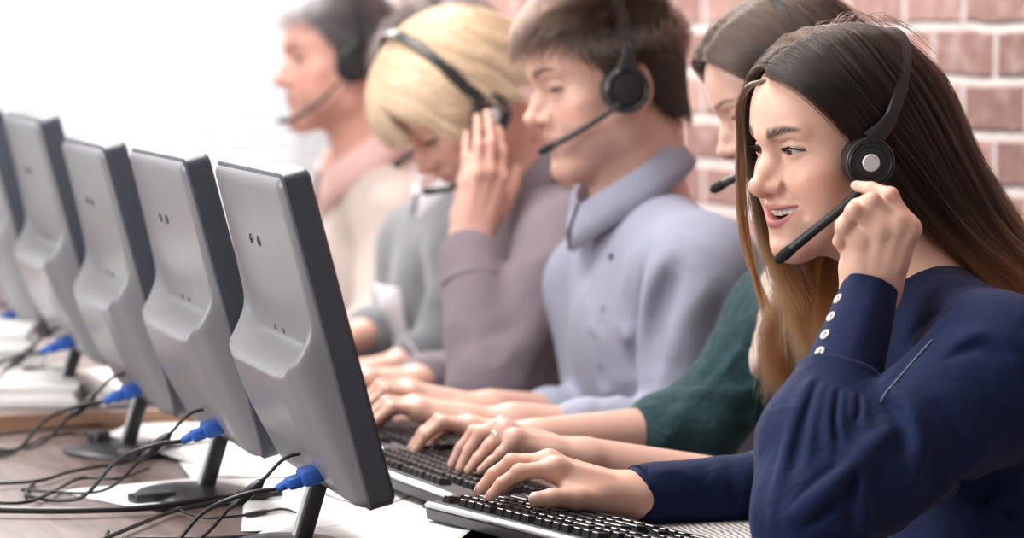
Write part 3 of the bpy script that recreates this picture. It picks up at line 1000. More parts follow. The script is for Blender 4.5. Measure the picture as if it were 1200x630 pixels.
class Skel:
    """joints of a seated figure, world coordinates; e = cloth thickness added"""
    def __init__(s, head, neck, shn, shf, hips, bulk=1.0, chest_fb=0.105, sh_r=0.055):
        s.head, s.neck, s.shn, s.shf, s.hips = [np.asarray(q, float) for q in (head, neck, shn, shf, hips)]
        s.bulk = bulk; s.fb = chest_fb; s.sh_r = sh_r
        mid = (s.shn + s.shf) / 2
        s.mid = mid
        s.lat = _n(s.shn - s.shf)
        s.spine = _n(mid - s.hips)
        s.R = frame(s.lat, s.spine)     # rows: lateral, spine, z = lat x spine
        s.fwd = s.R[2]
        if s.fwd[0] > 0: s.fwd = -s.fwd
    def torso(s, g, e=0.0, bust=0.0):
        b = s.bulk
        half = np.linalg.norm(s.shn - s.shf) / 2
        c = s.mid - s.spine * 0.13
        g.add(Ell(c, ((half + 0.005) * b + e, 0.20, s.fb * b + e), s.R))
        w = s.mid * 0.40 + s.hips * 0.60
        g.add(Ell(w, (0.135 * b + e, 0.20, 0.095 * b + e), s.R), 0.08)
        g.add(Ell(s.hips, (0.17 * b + e, 0.12, 0.12 * b + e), s.R), 0.06)
        # shoulder line
        for q in (s.shn, s.shf):
            g.add(Cone(s.neck * 0.75 + s.mid * 0.25 + (q - s.mid) * 0.15 - s.spine * 0.02, q, 0.045 + e, s.sh_r + e), 0.05)
        if bust:
            for q in (s.shn, s.shf):
                g.add(Ell(s.mid * 0.55 + q * 0.45 - s.spine * 0.19 + s.fwd * (s.fb * b - 0.02), (0.062 + e, 0.065 + e, 0.055 * bust + e), s.R), 0.05)
        return g

def limb(g, a, b, c, r0, r1, r2, k=0.03):
    g.add(Cone(a, b, r0, r1), k); g.add(Cone(b, c, r1 * 0.98, r2), k)
    return g

class Folds:
    """fabric folds as a displacement of the distance"""
    def __init__(s, center, rad, amp, freq, axis=None, seed=0, stretch=4.0):
        s.bc = np.asarray(center, float); s.br = rad; s.amp = amp; s.f = freq; s.seed = seed; s.st = stretch
        s.R = np.eye(3) if axis is None else frame(axis, (0.3, 0.5, 0.8))
    def __call__(s, P):
        q = (P - s.bc) @ s.R.T
        w = np.clip(1.5 - 1.5 * np.sqrt((q * q).sum(-1)) / s.br, 0, 1)
        wob = vnoise(q * s.f * 0.35, s.seed + 50)
        n = vnoise(np.stack([q[:, 0] * s.f / s.st, q[:, 1] * s.f + wob, q[:, 2] * s.f - wob], -1), s.seed)
        r = 1 - 2 * np.abs(n)           # ridged
        return -s.amp * w * (r - 0.3)

class Crease:
    """soft ridge (amp > 0) or groove (amp < 0) along a polyline, as a displacement"""
    def __init__(s, W, amp, wd, sharp=1.5):
        s.W = np.asarray(W); s.amp = amp; s.wd = wd; s.sh = sharp
        s.bc = s.W.mean(0); s.br = float(np.linalg.norm(s.W - s.bc, axis=1).max()) + wd * 2.5 - 0.03
    def __call__(s, P):
        n = len(s.W) - 1
        out = np.zeros(len(P))
        for i in range(n):
            a, b = s.W[i], s.W[i + 1]; ba = b - a; l2 = ba @ ba + 1e-12
            q = P - a; t = np.clip(q @ ba / l2, 0, 1)
            d = np.sqrt(((q - t[:, None] * ba) ** 2).sum(-1))
            T = (i + t) / n
            env = np.sin(np.pi * np.clip(T * 0.92 + 0.04, 0, 1)) ** 0.6
            out = np.maximum(out, env * np.exp(-(d / s.wd) ** s.sh))
        return -s.amp * out
def crease(g, base, pts, amp=0.005, wd=0.008, sharp=1.5):
    W = [raymarch(base, u, v) for u, v in pts]
    W = [w for w in W if w is not None]
    if len(W) < 2: return
    g.dis(Crease(catmull(W, 3), amp, wd, sharp))

def cloth_mat(name, c, rough=0.8, weave=700, bump=0.25, sheen=0.25, c2=None, noise_scale=30):
    m = mat(name, c, rough, spec=0.25, Sheen_Weight=sheen, Sheen_Roughness=0.4)
    N, L, b = nodes(m)
    tc = N.new('ShaderNodeTexCoord')
    n = N.new('ShaderNodeTexNoise'); n.inputs['Scale'].default_value = noise_scale; n.inputs['Detail'].default_value = 5
    L.new(tc.outputs['Object'], n.inputs['Vector'])
    r = N.new('ShaderNodeValToRGB'); r.color_ramp.elements[0].position = 0.25; r.color_ramp.elements[1].position = 0.75
    c2 = c2 or tuple(x * 1.18 for x in c)
    r.color_ramp.elements[0].color = (*c, 1); r.color_ramp.elements[1].color = (*c2, 1)
    L.new(n.outputs['Fac'], r.inputs['Fac']); L.new(r.outputs['Color'], b.inputs['Base Color'])
    w = N.new('ShaderNodeTexNoise'); w.inputs['Scale'].default_value = weave; w.inputs['Detail'].default_value = 2
    L.new(tc.outputs['Object'], w.inputs['Vector'])
    n3 = N.new('ShaderNodeTexNoise'); n3.inputs['Scale'].default_value = 38; n3.inputs['Detail'].default_value = 3; n3.inputs['Distortion'].default_value = 0.8
    L.new(tc.outputs['Object'], n3.inputs['Vector'])
    ad = N.new('ShaderNodeMath'); ad.operation = 'MULTIPLY_ADD'; ad.inputs[1].default_value = 6.0
    L.new(n3.outputs['Fac'], ad.inputs[0]); L.new(w.outputs['Fac'], ad.inputs[2])
    bp = N.new('ShaderNodeBump'); bp.inputs['Strength'].default_value = bump; bp.inputs['Distance'].default_value = 0.0012
    L.new(ad.outputs[0], bp.inputs['Height']); L.new(bp.outputs['Normal'], b.inputs['Normal'])
    return m

def headset(M, name_label, side=1, boom_end=(0.02, 0.11, -0.075), silver=True, two=False, band_y=0.0, cup=(0.086, 0.004, 0.006), band_r=(0.089, 0.128), boom_r=0.0042, top_z=None, boom_pts=None, band_back=-0.01, hairoff=0.006, cup_r=0.030, cup_turn=0.12):
    """call-centre headset in head-local coordinates (side = which ear carries the boom); a thing with parts"""
    Mx = Matrix([list(r) for r in np.asarray(M)])
    root = empty('headset', Vector(np.asarray(M)[:3, 3]))
    tag(root, name_label, 'headset', None)
    def fin(mb, name, m, auto=35):
        bmesh.ops.transform(mb.bm, matrix=Mx, verts=mb.bm.verts)
        o = mb.build(name, m, None, auto=auto); unparented_world(o, root); return o
    # band: flat strip over the crown
    W, H = band_r
    rows = []
    n = 40
    for i in range(n + 1):
        t = 0.26 + (math.pi - 0.30) * i / n
        x = -W * math.cos(t) * -1 * side if False else side * W * math.cos(t)
        z = 0.010 + H * math.sin(t)
        y = band_y + band_back * math.sin(t)
        nx, nz_ = side * math.cos(t) * H, math.sin(t) * W
        l = math.hypot(nx, nz_); nx /= l; nz_ /= l
        wd = 0.0075 if 0.12 < i / n < 0.88 else 0.0095
        ring = []
        for (a, b) in ((-1, -1), (-0.8, 1), (0.8, 1), (1, -1)):
            ring.append(Vector((x + nx * 0.0016 * b, y + wd * a, z + nz_ * 0.0016 * b)))
        rows.append(ring + [ring[0]])
    mb = MB()
    vs = [[mb.bm.verts.new(p) for p in r[:4]] for r in rows]
    for i in range(n):
        for j in range(4):
            mb.bm.faces.new((vs[i][j], vs[i][(j + 1) % 4], vs[i + 1][(j + 1) % 4], vs[i + 1][j]))
    mb.bm.faces.new(vs[0]); mb.bm.faces.new(vs[-1][::-1])
    fin(mb, 'headband', M_black)
    c = Vector((side * cup[0], cup[1], cup[2]))
    ax = Vector((side, cup_turn, 0.0)).normalized()
    r = cup_r
    cu = fin(MB().disc(c - ax * 0.008, ax, [(0, -0.006), (r * .9, -0.006), (r, -0.003), (r, 0.006), (r * 0.93, 0.012), (r * 0.80, 0.0145), (r * 0.74, 0.0125), (r * 0.60, 0.0125), (r * 0.57, 0.0148), (r * 0.36, 0.0156), (0, 0.0156)], 48), 'ear_cup', M_black)
    fin(MB().disc(c - ax * 0.008, ax, [(r * 0.92, 0.0122), (r * 0.935, 0.0133), (r * 0.90, 0.0140), (r * 0.885, 0.0131)], 48), 'cup_ring', M_gun)
    if silver:
        fin(MB().disc(c + ax * 0.0072, ax, [(0, 0.0020), (r * 0.30, 0.0019), (r * 0.335, 0.0010), (r * 0.345, -0.001)], 32), 'silver_cap', M_silver)
    fin(MB().disc(c - ax * 0.018, ax, [(0, -0.008), (r * 0.8, -0.008), (r * 0.95, -0.004), (r * 0.95, 0.002), (r * .8, 0.004)], 40), 'ear_cushion', M_foam)
    # yoke from the band to the cup
    tb = 0.30
    b0 = Vector((side * (W * math.cos(tb) + 0.001), band_y + band_back * math.sin(tb), 0.010 + H * math.sin(tb))); b1 = c + Vector((side * 0.003, -0.003, r * 0.80))
    mb = MB(); mb.tube([b0, b0 * 0.5 + b1 * 0.5 + Vector((side * 0.002, 0, 0)), b1], [0.0080, 0.0095, 0.0130], 14, flat=0.40, ref=(1, 0, 0))
    fin(mb, 'yoke', M_black)
    e = Vector(boom_end)
    if boom_pts is None:
        p0 = c + ax * 0.006 + Vector((0, 0.020, -0.020))
        boom_pts = [p0, p0 * 0.6 + e * 0.4 + Vector((side * 0.010, 0.006, 0)), p0 * 0.25 + e * 0.75 + Vector((side * 0.006, 0.004, 0)), e]
    bp = [Vector(q) for q in catmull([tuple(q) for q in boom_pts], 8)]
    nb = len(bp)
    fin(MB().tube(bp, [boom_r * (0.85 + 0.25 * (i / nb)) for i in range(nb)], 12), 'microphone_boom', M_black)
    d = (bp[-1] - bp[-4]).normalized()
    fin(MB().tube([bp[-1] - d * 0.014, bp[-1] - d * 0.012, bp[-1] - d * 0.004, bp[-1] + d * 0.005, bp[-1] + d * 0.009], [boom_r * 1.0, boom_r * 1.12, boom_r * 1.22, boom_r * 1.10, boom_r * 0.5], 14), 'microphone', M_foam)
    if two:
        c2 = Vector((-side * cup[0], cup[1], cup[2]))
        fin(MB().disc(c2 + Vector((side * .008, 0, 0)), (-side, 0.1, 0), [(0, -0.006), (r, -0.006), (r, 0.006), (r * 0.8, 0.0145), (0, 0.0156)], 32), 'ear_cup', M_black)
    return root
M_gun = mat('gunmetal ring', (0.10, 0.10, 0.11), 0.3, 0.6)
M_silver = mat('satin silver cap', (0.78, 0.79, 0.82), 0.32, 0.35)
M_foam = mat('black foam', (0.012, 0.012, 0.013), 0.9)
# ================================================================ HAIR
def hair_mat(name, rough=0.24, lift=1.0):
    m = bpy.data.materials.new(name); m.use_nodes = True
    N, L = m.node_tree.nodes, m.node_tree.links
    for n in list(N):
        if n.type == 'BSDF_PRINCIPLED': N.remove(n)
    h = N.new('ShaderNodeBsdfHairPrincipled'); h.parametrization = 'COLOR'
    a = N.new('ShaderNodeAttribute'); a.attribute_name = 'col'
    L.new(a.outputs['Color'], h.inputs['Color'])
    h.inputs['Roughness'].default_value = rough; h.inputs['Radial Roughness'].default_value = 0.28
    h.inputs['Random Roughness'].default_value = 0.3
    L.new(h.outputs[0], N['Material Output'].inputs[0])
    return m
M_HAIR = hair_mat('long hair')

def spline_eval(G, t):
    """G: (n, k, 3) guide stacks; t: (m,) parameters 0..1 -> catmull-rom (n, m, 3)"""
    n, k, _ = G.shape
    P = np.concatenate([2 * G[:, :1] - G[:, 1:2], G, 2 * G[:, -1:] - G[:, -2:-1]], 1)
    x = t * (k - 1); i = np.minimum(x.astype(int), k - 2); f = (x - i)[None, :, None]
    a, b, c, d = P[:, i], P[:, i + 1], P[:, i + 2], P[:, i + 3]
    return 0.5 * (2 * b + (c - a) * f + (2 * a - 5 * b + 4 * c - d) * f ** 2 + (3 * b - a - 3 * c + d) * f ** 3)

def strands(guides, n, npt=22, seed=1, clumps=60, clump=0.55, spread=0.004, tip_spread=0.012, wave=0.0025, len_var=0.12, s_range=(0, 1), free=0.03):
    """guides: (g, k, 3) ordered across the sheet"""
    r = np.random.default_rng(seed)
    G = np.asarray(guides, float)
    g, k, _ = G.shape
    s = r.uniform(s_range[0], s_range[1], n)
    cs = np.sort(r.uniform(s_range[0], s_range[1], clumps)); ci = np.abs(s[:, None] - cs[None]).argmin(1)
    def at(sv):
        # catmull across guides, per control point
        Gt = np.transpose(G, (1, 0, 2))          # k, g, 3
        E = spline_eval(Gt, sv) if g > 1 else np.repeat(Gt, len(sv), 1)
        return np.transpose(E, (1, 0, 2))        # n, k, 3
    A = at(s); C = at(cs)[ci]
    t = np.linspace(0, 1, npt)
    L = 1 - r.uniform(0, len_var, n)
    PA = np.empty((n, npt, 3)); PC = np.empty((n, npt, 3))
    # every strand stops at its own length
    tt = t[None] * L[:, None]
    for j in range(npt):
        pass
    def ev(Gs):
        n_, k_, _ = Gs.shape
        P = np.concatenate([2 * Gs[:, :1] - Gs[:, 1:2], Gs, 2 * Gs[:, -1:] - Gs[:, -2:-1]], 1)
        x = tt * (k_ - 1); i = np.minimum(x.astype(int), k_ - 2); f = (x - i)[..., None]
        rows = np.arange(n_)[:, None]
        a, b, c, d = P[rows, i], P[rows, i + 1], P[rows, i + 2], P[rows, i + 3]
        return 0.5 * (2 * b + (c - a) * f + (2 * a - 5 * b + 4 * c - d) * f ** 2 + (3 * b - a - 3 * c + d) * f ** 3)
    PA = ev(A); PC = ev(C)
    w = clump * np.clip((tt - 0.12) / 0.6, 0, 1)[..., None]
    P = PA * (1 - w) + PC * w
    off = r.normal(0, 1, (n, 1, 3)) * (spread + (tip_spread - spread) * tt[..., None] ** 1.5) * (1 - 0.6 * w)
    coff = (r.normal(0, 1, (clumps, 3))[ci])[:, None] * (tip_spread * 0.9) * tt[..., None] ** 1.2
    P = P + off + coff
    ph = r.uniform(0, 6.28, (clumps, 3))[ci][:, None]; fr = r.uniform(0.7, 1.3, (clumps, 1))[ci][:, None]
    P = P + wave * np.sin(tt[..., None] * 15 * fr + ph) * np.clip(tt[..., None] * 2 - 0.2, 0, 1)
    P = P + r.normal(0, free * 0.01, (n, npt, 3)) * tt[..., None]
    return P, tt

def push_out(P, g, lo, hi, it=3):
    """keep strand points outside a distance field by their own layer offset"""
    n, m, _ = P.shape
    lay = RNG.uniform(lo, hi, (n, 1)) * np.ones((1, m))
    lay[:, 0] *= 0.3
    X = P.reshape(-1, 3).copy(); lay = lay.ravel()
    for _ in range(it):
        f = g(X)
        idx = np.flatnonzero(f < lay)
        if not len(idx): break
        Y = X[idx]; e = 0.0015
        f0 = f[idx]
        gr = np.stack([g(Y + d) - f0 for d in np.eye(3) * e], -1) / e
        gr /= np.linalg.norm(gr, axis=1, keepdims=True) + 1e-9
        X[idx] = Y + gr * (lay[idx] - f0)[:, None]
    return X.reshape(n, m, 3)

def hair_obj(name, P, cols, radius, material, parent, taper=0.35):
    n, m, _ = P.shape
    c = bpy.data.hair_curves.new(name)
    c.add_curves([m] * n)
    c.attributes['position'].data.foreach_set('vector', P.astype(np.float32).ravel()) if 'position' in c.attributes else c.points.foreach_set('position', P.astype(np.float32).ravel())
    a = c.attributes.get('radius') or c.attributes.new('radius', 'FLOAT', 'POINT')
    rr = np.broadcast_to(radius * (1 - (1 - taper) * np.linspace(0, 1, m) ** 3)[None], (n, m))
    a.data.foreach_set('value', np.ascontiguousarray(rr, np.float32).ravel())
    a = c.attributes.new('col', 'FLOAT_COLOR', 'POINT')
    q = np.ones((n, m, 4), np.float32); q[..., :3] = cols
    a.data.foreach_set('color', q.ravel())
    c.materials.append(material)
    o = bpy.data.objects.new(name, c); COL.objects.link(o)
    if parent is not None: unparented_world(o, parent)
    return o

def to_world(P, M):
    M = np.asarray(M); return P @ M[:3, :3].T + M[:3, 3]

def ombre(tt, root, tip, t0, t1, seed=3, var=0.25):
    r = np.random.default_rng(seed)
    n = tt.shape[0]
    w = np.clip((tt + r.normal(0, 0.07, (n, 1)) - t0) / (t1 - t0), 0, 1)[..., None]
    c = np.array(root) * (1 - w) + np.array(tip) * w
    return c * (1 + r.uniform(-var, var, (n, 1, 1)))
# ================================================================ WOMAN IN NAVY (front)
SK1 = (0.80, 0.485, 0.375)
MO1 = 0.0030; LOOK1 = (.12, -.12)
HC1 = dict(mo=MO1, smile=1.0, brow_w=0.0080, blush=0.45, brow=(0.030, 0.017, 0.012))
HP1 = px(988, 184, 3.5)
H1 = head_matrix(HP1, 190, 6, 0, 0.955)
P1 = empty('person', (HP1[0] + 0.15, HP1[1], 0))
tag(P1, 'smiling woman in a navy shirt touching her headset, long dark brown hair', 'person')
h1 = head_grp(H1, smile=1.0, mouth_open=MO1, nose=0.95, lids=0.22)
body1 = Grp().add(h1)
neck1 = px(1068, 322, 3.52)
body1.add(Cone(HP1 + (0.025, 0, -.055), neck1, .047, .052), .03)
shn1 = px(1172, 436, 3.32)
shf1 = shn1 + np.array((0.02, 0.31, -0.05))
hips1 = (shn1 + shf1) / 2 + np.array((0.16, 0.0, -0.43))
S1 = Skel(HP1, neck1, shn1, shf1, hips1, 0.94)
eln1 = px(946, 614, 3.215); wrn1 = px(1020, 343, 3.345)
elf1 = px(965, 576, 3.66); wrf1 = px(742, 580, 3.555)
S1.torso(body1)
limb(body1, shn1, eln1, wrn1, 0.048, 0.036, 0.0245)
limb(body1, shf1, elf1, wrf1, 0.048, 0.038, 0.0255)
# left hand at the headset
kn = [px(1066, 268, 3.322), px(1051, 262, 3.318), px(1031, 267, 3.320), px(1008, 279, 3.328)]
fin = [[px(1043, 229, 3.325), px(1021, 221, 3.338), px(1005, 218, 3.356)],
       [px(1022, 235, 3.312), px(1003, 241, 3.330), px(996, 254, 3.348)],
       [px(1000, 247, 3.312), px(988, 262, 3.330), px(991, 277, 3.346)],
       [px(988, 266, 3.322), px(983, 283, 3.335), px(990, 296, 3.347)]]
th = [px(1040, 318, 3.365), px(1052, 282, 3.385), px(1035, 252, 3.390), px(1014, 236, 3.388)]
wl = _n(px(1051, 345, 3.345) - px(988, 335, 3.345))
nr = _n(-_vd + 0.25 * _rt + 0.15 * _up)
hand_world(body1, wrn1, wl, nr, kn, fin, th, k=0.95)
KN1L, FN1L, TH1L = kn, fin, th
# right hand typing
kn2 = [px(652, 548, 3.525), px(643, 540, 3.545), px(645, 541, 3.567), px(655, 548, 3.588)]
fin2 = [[px(609, 553, 3.520), px(588, 567, 3.518), px(575, 581, 3.516)],
        [px(600, 541, 3.545), px(578, 556, 3.543), px(563, 573, 3.540)],
        [px(606, 545, 3.568), px(586, 559, 3.568), px(573, 574, 3.566)],
        [px(622, 552, 3.590), px(603, 562, 3.592), px(590, 574, 3.592)]]
th2 = [px(712, 585, 3.535), px(676, 584, 3.505), px(648, 583, 3.490), px(628, 585, 3.485)]
hand_world(body1, wrf1, _n(np.array((0.1, -1, -0.15))), _n(np.array((0.12, -0.25, 1))), kn2, fin2, th2, k=1.0)
hc1 = head_colors(H1, SK1, (0.56, 0.20, 0.19), **HC1)
RES1 = 0.0016 if FINE else 0.004
sdf_obj('body', body1, RES1, (0.75, 2.75, 0.45), (2.1, 3.9, 1.45), M_SKIN, P1, hc1, 1)
eye_parts(H1, P1, look=LOOK1); teeth_part(H1, P1, MO1, 1.0); lash_part(H1, P1, 0.22)
nails_world(fin, kn, th, nr, P1, 0.95, which=(0,)); nails_world(fin2, kn2, th2, (0, 0, 1), P1, 1.0, which=(0, 1, 2, 3), do_thumb=True, thumb_up=(0, -0.75, 0.65))

# shirt
M_navy = cloth_mat('navy cotton', (0.0045, 0.011, 0.050), 0.82, 900, 0.35, 0.05, (0.0065, 0.016, 0.066))
sh = Grp()
S1.torso(sh, 0.012, bust=0.6)
cuf0 = px(1020, 338, 3.338); cuf1 = px(988, 440, 3.295)
ax = _n(cuf0 - cuf1)
sh.add(Cone(shn1, eln1 + (0.015, 0, 0.012), 0.072, 0.056), 0.035)
slv = Grp()
slv.add(Cone(eln1 + (0, 0, 0.004), px(962, 520, 3.262), 0.052, 0.058), 0.03)
slv.add(Cone(px(962, 520, 3.262), cuf1 - ax * 0.010, 0.058, 0.046), 0.02)
slv.cut(Half(cuf1 - ax * 0.001, ax), 0.006); slv.bound()
sh.add(slv, 0.022)
sh.add(Cone(shf1, elf1 + (0.02, 0, 0.02), 0.066, 0.050), 0.035)
sh.add(Cone(elf1, wrf1 + _n(elf1 - wrf1) * 0.018, 0.047, 0.0330), 0.02)
base1 = Grp(); base1.ops = list(sh.ops)
# folds seen on the sleeves and the back
for pts, amp, wd in [
    ([(950, 446), (928, 500), (914, 560), (905, 615)], 0.0045, 0.006),
    ([(963, 452), (952, 500), (945, 545)], 0.0040, 0.0055), ([(976, 456), (970, 495), (972, 530)], 0.0040, 0.005),
    ([(988, 460), (984, 490), (990, 515)], 0.0040, 0.005), ([(1000, 462), (998, 490)], 0.0035, 0.005), ([(1012, 465), (1012, 490), (1020, 505)], 0.0035, 0.005),
    ([(957, 449), (941, 500), (930, 550)], -0.0035, 0.005), ([(982, 458), (978, 492), (981, 520)], -0.0035, 0.004), ([(1006, 464), (1006, 490)], -0.003, 0.004),
    ([(925, 606), (975, 570), (1015, 530), (1040, 505)], 0.0065, 0.010), ([(945, 618), (990, 585), (1012, 552)], -0.0045, 0.007),
    ([(1012, 528), (1010, 575), (1016, 625)], 0.0050, 0.008), ([(1000, 535), (998, 580), (1000, 620)], -0.0040, 0.006),
    ([(1040, 455), (1066, 480), (1078, 520), (1072, 560)], 0.0060, 0.008), ([(1038, 470), (1055, 495), (1062, 530)], -0.0055, 0.007),
    ([(1036, 452), (1070, 415), (1112, 372)], 0.0045, 0.006), ([(1030, 440), (1062, 402), (1100, 362)], -0.0050, 0.007),
    ([(1020, 622), (1080, 592), (1150, 530)], 0.0040, 0.012), ([(1115, 408), (1150, 392), (1188, 405)], 0.0045, 0.008), ([(1110, 420), (1148, 404), (1180, 416)], -0.0035, 0.007),
    ([(1118, 556), (1150, 580), (1199, 610)], -0.0060, 0.009), ([(1140, 610), (1170, 585), (1199, 572)], 0.0040, 0.010),
    ([(1090, 470), (1120, 500), (1130, 545)], -0.003, 0.010), ([(930, 590), (960, 560), (985, 545)], -0.003, 0.006)]:
    crease(sh, base1, pts, amp * 2.3, wd * 0.85, 1.3)
for pts, amp, wd in [([(762, 556), (790, 552), (815, 560)], 0.003, 0.006), ([(830, 548), (845, 570), (848, 600)], 0.005, 0.009), ([(868, 545), (872, 575), (866, 610)], 0.004, 0.009), ([(790, 590), (830, 585), (860, 598)], -0.003, 0.007)]:
    crease(sh, base1, pts, amp, wd)
sh.dis(Folds(px(1110, 520, 3.3), 0.24, 0.0030, 13, (-0.6, 0, 0.75), 3, 4))
sh.dis(Folds(eln1, 0.14, 0.0022, 26, (0.25, 0, 0.9), 8, 3.5))
sh.dis(Folds((elf1 + wrf1) / 2, 0.16, 0.0022, 30, (0.2, 1, 0.2), 12, 2.5))
# openings
sh.sub(Cone(HP1 + (0.02, 0, -0.03), neck1 + (0.0, 0, -0.012), 0.06, 0.058), 0.01)
sh.sub(Cone(wrf1, wrf1 - (elf1 - wrf1) * 0.5, 0.05, 0.05), 0.002) if False else None
sh.cut(Half(wrf1 + _n(elf1 - wrf1) * 0.004, wrf1 - elf1), 0.003) if False else None
sdf_obj('shirt', sh, 0.0019, (0.75, 2.75, 0.42), (2.1, 3.9, 1.3), M_navy, P1, None, 0)
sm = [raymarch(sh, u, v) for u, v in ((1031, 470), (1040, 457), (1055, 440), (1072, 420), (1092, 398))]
sm = MB().tube([Vector(q - _vd * 0.0012) for q in catmull(sm, 4)], 0.0007, 6).build('seam', mat('pale seam thread', (0.22, 0.26, 0.36), 0.7), None, smooth=True); unparented_world(sm, P1)  # pale tube paints the light caught along the sleeve seam

def cuff(c0, c1, r0, r1, m, parent, seam=None, n=64, th=0.0022, name='cuff', squash=1.0, ref=(0, 0, 1)):
    a = _n(np.asarray(c1) - np.asarray(c0)); R = frame(a, ref)
    mb = MB(); prof = [(0.0, 0.75), (0.0, 1), (0.04, 1.0), (0.5, 1.0), (0.96, 1.0), (1.0, 1.0), (1.0, 0.90)]
    rings = []
    for t, q in prof:
        c = np.asarray(c0) * (1 - t) + np.asarray(c1) * t; r = (r0 * (1 - t) + r1 * t)
        row = []
        for k in range(n):
            an = 2 * math.pi * k / n
            rr = (r if q == 1 else r * q) * (1 + 0.02 * math.sin(3 * an + 4 * t) + 0.012 * math.sin(7 * an))
            row.append(mb.bm.verts.new(c + (R[1] * math.cos(an) * squash + R[2] * math.sin(an)) * rr))
        rings.append(row)
    for i in range(len(rings) - 1):
        for k in range(n):
            mb.bm.faces.new((rings[i][k], rings[i][(k + 1) % n], rings[i + 1][(k + 1) % n], rings[i + 1][k]))
    o = mb.build(name, m, None, auto=50); unparented_world(o, parent)
    return o
cf = cuff(cuf0, cuf1, 0.0272, 0.0385, M_navy, P1)
M_button = mat('pearly button', (0.58, 0.54, 0.51), 0.35)
cfg = Grp().add(Cone(cuf0, cuf1, 0.0272, 0.0385))
def button(u, v, base, r, parent, m=None, nrm=None):
    p = raymarch(base, u, v)
    if p is None: return
    e = 0.002
    gr = np.array([float(base.ev((p + d)[None])[0] - base.ev((p - d)[None])[0]) for d in np.eye(3) * e])
    nn = _n(gr)
    mb = MB().disc(p, nn, [(0, 0.0004), (r * 0.55, 0.0004), (r * 0.70, 0.0013), (r * 0.93, 0.0012), (r, 0.0004), (r * 0.9, -0.001)], 24)
    a = frame(nn, (0, 0, 1))
    for i in range(4):
        q = p + nn * 0.0014 + (a[1] * math.cos(math.pi / 4 + i * math.pi / 2) + a[2] * math.sin(math.pi / 4 + i * math.pi / 2)) * r * 0.25
    b = mb.build('button', m or M_button, None, smooth=True)
    if parent.parent is not None:
        b.parent = parent; b.matrix_parent_inverse = parent.matrix_world.inverted() if False else parent.matrix_parent_inverse.copy()
        b.matrix_parent_inverse = (Matrix.Translation(P1.location)).inverted() if False else Matrix()
    else:
        unparented_world(b, parent)
    # holes
    hb = MB()
    for i in range(2):
        q = p + nn * 0.0005 + a[1] * r * 0.22 * (1 if i else -1)
        hb.disc(q, nn, [(0, 0.0003), (r * 0.17, 0.0003), (r * 0.20, -0.0004)], 10)
    hb.build('thread', M_black, b)
    return b
for u, v in ((982, 350), (974, 371), (967, 392), (961, 412)):
    button(u, v, cfg, 0.0058, cf)
cuff(wrf1 + _n(elf1 - wrf1) * 0.002, wrf1 + _n(elf1 - wrf1) * 0.052, 0.0300, 0.0345, M_navy, P1, squash=1.05)
# buttoned tab on the sleeve
hs1 = headset(H1, 'black headset with a silver cap on the ear cup, held by the woman in navy', side=-1,
              boom_end=(-0.030, 0.108, -0.088), cup=(0.091, 0.029, 0.001), cup_r=0.0275, band_r=(0.104, 0.119), band_y=0.032, band_back=-0.100, cup_turn=0.38, boom_r=0.0052,
              boom_pts=[(-.094, .040, -.022), (-.076, .062, -.046), (-.054, .085, -.068), (-.032, .107, -.090)])
# hair of the woman in navy: head-local guides (x near side is negative)
ROOT1, TIP1 = (0.0095, 0.0046, 0.003), (0.21, 0.088, 0.030)
near = [
 [(-.002, .084, .094), (-.030, .083, .088), (-.056, .066, .066), (-.074, .043, .036), (-.082, .018, .004), (-.086, -.018, -.042), (-.082, -.062, -.098), (-.070, -.120, -.150), (-.055, -.185, -.200)],
 [(-.002, .066, .112), (-.034, .066, .107), (-.064, .052, .080), (-.080, .028, .040), (-.086, .000, .000), (-.088, -.036, -.048), (-.083, -.082, -.100), (-.070, -.138, -.150), (-.055, -.200, -.195)],
 [(-.002, .030, .132), (-.042, .030, .125), (-.074, .018, .088), (-.086, -.006, .040), (-.090, -.032, -.008), (-.088, -.064, -.056), (-.080, -.106, -.104), (-.068, -.158, -.148), (-.052, -.215, -.190)],
 [(-.002, -.010, .136), (-.042, -.012, .128), (-.074, -.026, .088), (-.084, -.050, .038), (-.086, -.072, -.010), (-.083, -.100, -.058), (-.074, -.138, -.104), (-.062, -.184, -.144), (-.048, -.235, -.182)],
 [(-.002, -.052, .126), (-.034, -.060, .116), (-.060, -.078, .080), (-.068, -.096, .034), (-.070, -.112, -.012), (-.068, -.136, -.058), (-.060, -.168, -.102), (-.050, -.208, -.142), (-.040, -.255, -.178)],
 [(0.0, -.078, .106), (-.016, -.090, .096), (-.032, -.108, .064), (-.038, -.120, .024), (-.040, -.134, -.018), (-.040, -.158, -.062), (-.036, -.190, -.104), (-.030, -.226, -.142), (-.022, -.268, -.178)],
 [(.004, -.078, .106), (.020, -.090, .096), (.036, -.104, .064), (.044, -.114, .024), (.046, -.128, -.018), (.046, -.150, -.062), (.042, -.180, -.104), (.036, -.216, -.142), (.030, -.260, -.178)]]
